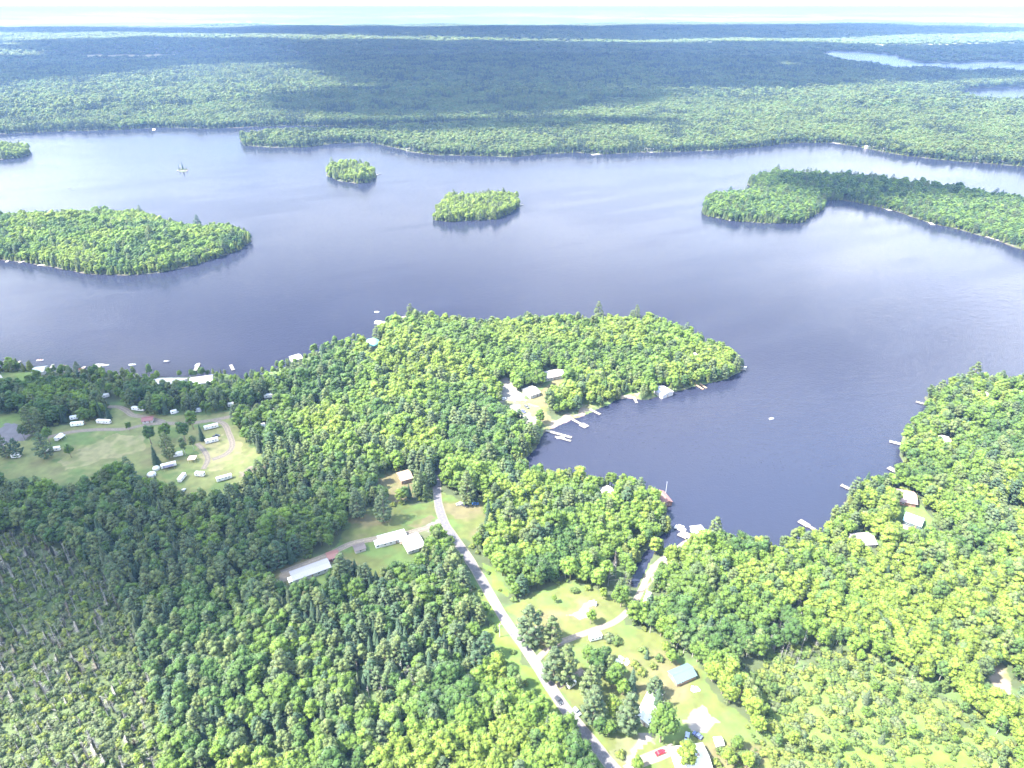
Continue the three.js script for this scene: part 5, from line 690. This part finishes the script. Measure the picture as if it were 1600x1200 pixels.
for (const t of placed) {
  const n = GREENS[t.kind]?.length;
  if (n && t.tone == null) t.tone = Math.floor(t.q * n * 0.999);
  if (t.tone != null && n) t.tone = Math.min(n - 1, t.tone);
  if (n && (t.label || (inFrame(t) && (count[t.kind] = (count[t.kind] ?? 0) + 1) <= 300))) {
    if (t.label?.includes('creek') && t.kind === 'dead_tree') t.variant = WIDE[t.variant % WIDE.length];
    const st = stock[t.kind][t.variant], o = new THREE.Group(); o.name = numbered(t.kind); o.position.set(t.x, t.y, t.z); o.rotation.y = t.turn; o.scale.set(t.s, t.s * (t.label ? 1 : 0.80 + 0.16 * t.q), t.s);
    const w = placeWord(t); o.userData = { category: t.kind === 'shrub' ? 'shrub' : 'tree', label: t.label ?? `${sizeWord(t)}${GREENS[t.kind][t.tone][0]} ${KIND_WORD[t.kind]} ${w}` }; if (!t.label) o.userData.group = `${KIND_WORD[t.kind]}s ${w}`;
    part(t.kind === 'dead_tree' ? 'branches' : 'crown', st.crown, GREEN_MAT[t.kind][t.tone], o); part(t.kind === 'shrub' ? 'stem' : 'trunk', st.trunk, t.kind === 'dead_tree' ? GREEN_MAT.dead_tree[t.tone] : barkMat, o); scene.add(o);
  } else ((masses[t.land === 'named' ? 'mainland' : t.land] ??= {})[`${t.kind}|${t.variant}`] ??= []).push(t);
}
const WOOD = { mainland: ['mainland_forest', 'dense mixed woods covering the near shore'], island_large: ['large_island_forest', 'rounded woods on the large domed island'], islet_rear: ['rear_islet_forest', 'small pale woods on the rear islet'], islet_front: ['front_islet_forest', 'small pale woods on the front islet'], island_long: ['long_island_forest', 'dark woods on the long island'], islet_west: ['west_islet_forest', 'small woods on the western islet'], far_shore: ['far_forest', 'endless forest beyond the lake reaching the hazy horizon'] };
const M4 = new THREE.Matrix4(), Q = new THREE.Quaternion(), UPV = new THREE.Vector3(0, 1, 0), C = new THREE.Color();
for (const [land, byKind] of Object.entries(masses)) {
  const [name, label] = WOOD[land], g = new THREE.Group(); g.name = name; g.userData = { kind: 'stuff', label, category: 'forest' }; scene.add(g);
  for (const [key, list] of Object.entries(byKind)) {
    const [kind, v] = key.split('|'), im = new THREE.InstancedMesh(stock[kind][+v].whole, kind === 'dead_tree' ? MASS_DRY : MASS_LEAF, list.length); im.name = kind.startsWith('far') ? 'canopy' : kind.replace('_tree', '') + '_canopy'; im.userData = { kind: 'stuff' }; im.castShadow = im.receiveShadow = true;
    list.forEach((t, i) => {
      M4.compose(new THREE.Vector3(t.x, t.y, t.z), Q.setFromAxisAngle(UPV, t.turn), new THREE.Vector3(t.s, t.s * (t.label ? 1 : 0.80 + 0.16 * t.q), t.s)); im.setMatrixAt(i, M4);
      let c; const k = 0.82 + 0.36 * ((t.q * 97) % 1);
      if (kind.startsWith('far')) { const a = kind === 'far_conifer' ? [0.043, 0.080, 0.038] : [0.088, 0.140, 0.034], u = clamp((t.n1 ?? 0.5) * 1.5 - 0.25); c = a.map((x, q) => x * lerp(0.72, 1.2, u) * [lerp(0.92, 1.25, t.q), 1, 1][q]); } else c = GREENS[kind][t.tone][1];
      im.setColorAt(i, C.setRGB(c[0] * k, c[1] * k, c[2] * k));
    });
    g.add(im);
  }
}
console.log('trees', placed.length, JSON.stringify(count));

// ---------------------------------------------------------------- fair-weather clouds overhead; their shade lies on the far woods and the western shore
function cloud(gx, gz, rx, rz, seed, material, alt = 1100) {
  const r = rng(seed), parts_ = [], n = 16, k = alt / SUN.y, cx = gx + SUN.x * k, cz = gz + SUN.z * k;
  for (let i = 0; i < n; i++) { const a = i * 2.4, q = Math.sqrt((i + 0.3) / n) * 0.82, s = 0.26 + 0.16 * r(), g = new THREE.IcosahedronGeometry(1, 4), p = g.attributes.position; for (let v = 0; v < p.count; v++) { const x = p.getX(v), y = p.getY(v), z = p.getZ(v), w = 0.82 + 0.4 * fbm(x * 2 + i * 5 + 20, z * 2 + y * 2 + 20, 3, seed); p.setXYZ(v, x * w, Math.max(y, -0.25) * w, z * w); } parts_.push(g.scale(rx * s * 1.25, Math.min(rx, rz) * s * 0.5, rz * s * 1.25).translate(Math.cos(a) * rx * q, r() * 40, Math.sin(a) * rz * q)); }
  const g = mergeGeometries(parts_); g.computeVertexNormals();
  const o = new THREE.Mesh(g, material); o.name = numbered('cloud'); o.position.set(cx, alt, cz); o.castShadow = true; o.userData = { label: 'white cumulus cloud drifting over the lake country', category: 'cloud', group: 'fair-weather clouds' }; scene.add(o);
}
const cloudMat = (t) => new THREE.MeshPhysicalMaterial({ color: lin(0.97, 0.97, 0.97), roughness: 1, specularIntensity: 0, transmission: t, thickness: 0, side: THREE.DoubleSide });
const THIN = cloudMat(0.85), THICK = cloudMat(0.55);
for (const [x, z, rx, rz, s, m] of [[-225, -215, 172, 66, 1, THIN], [-330, -318, 185, 62, 13, THIN], [-80, -1700, 430, 230, 2, THICK], [380, -2300, 1000, 430, 3, THICK], [-1750, -2300, 540, 560, 4, THICK], [-400, -3050, 1900, 470, 5, THICK], [2100, -3000, 1100, 560, 6, THICK], [0, -3900, 2800, 640, 7, THICK], [500, -850, 200, 80, 8, THIN], [0, -6300, 4800, 1250, 9, THICK], [-60, -1330, 330, 85, 10, THIN]]) cloud(x, z, rx, rz, s, m);
renderer.render(scene, camera);
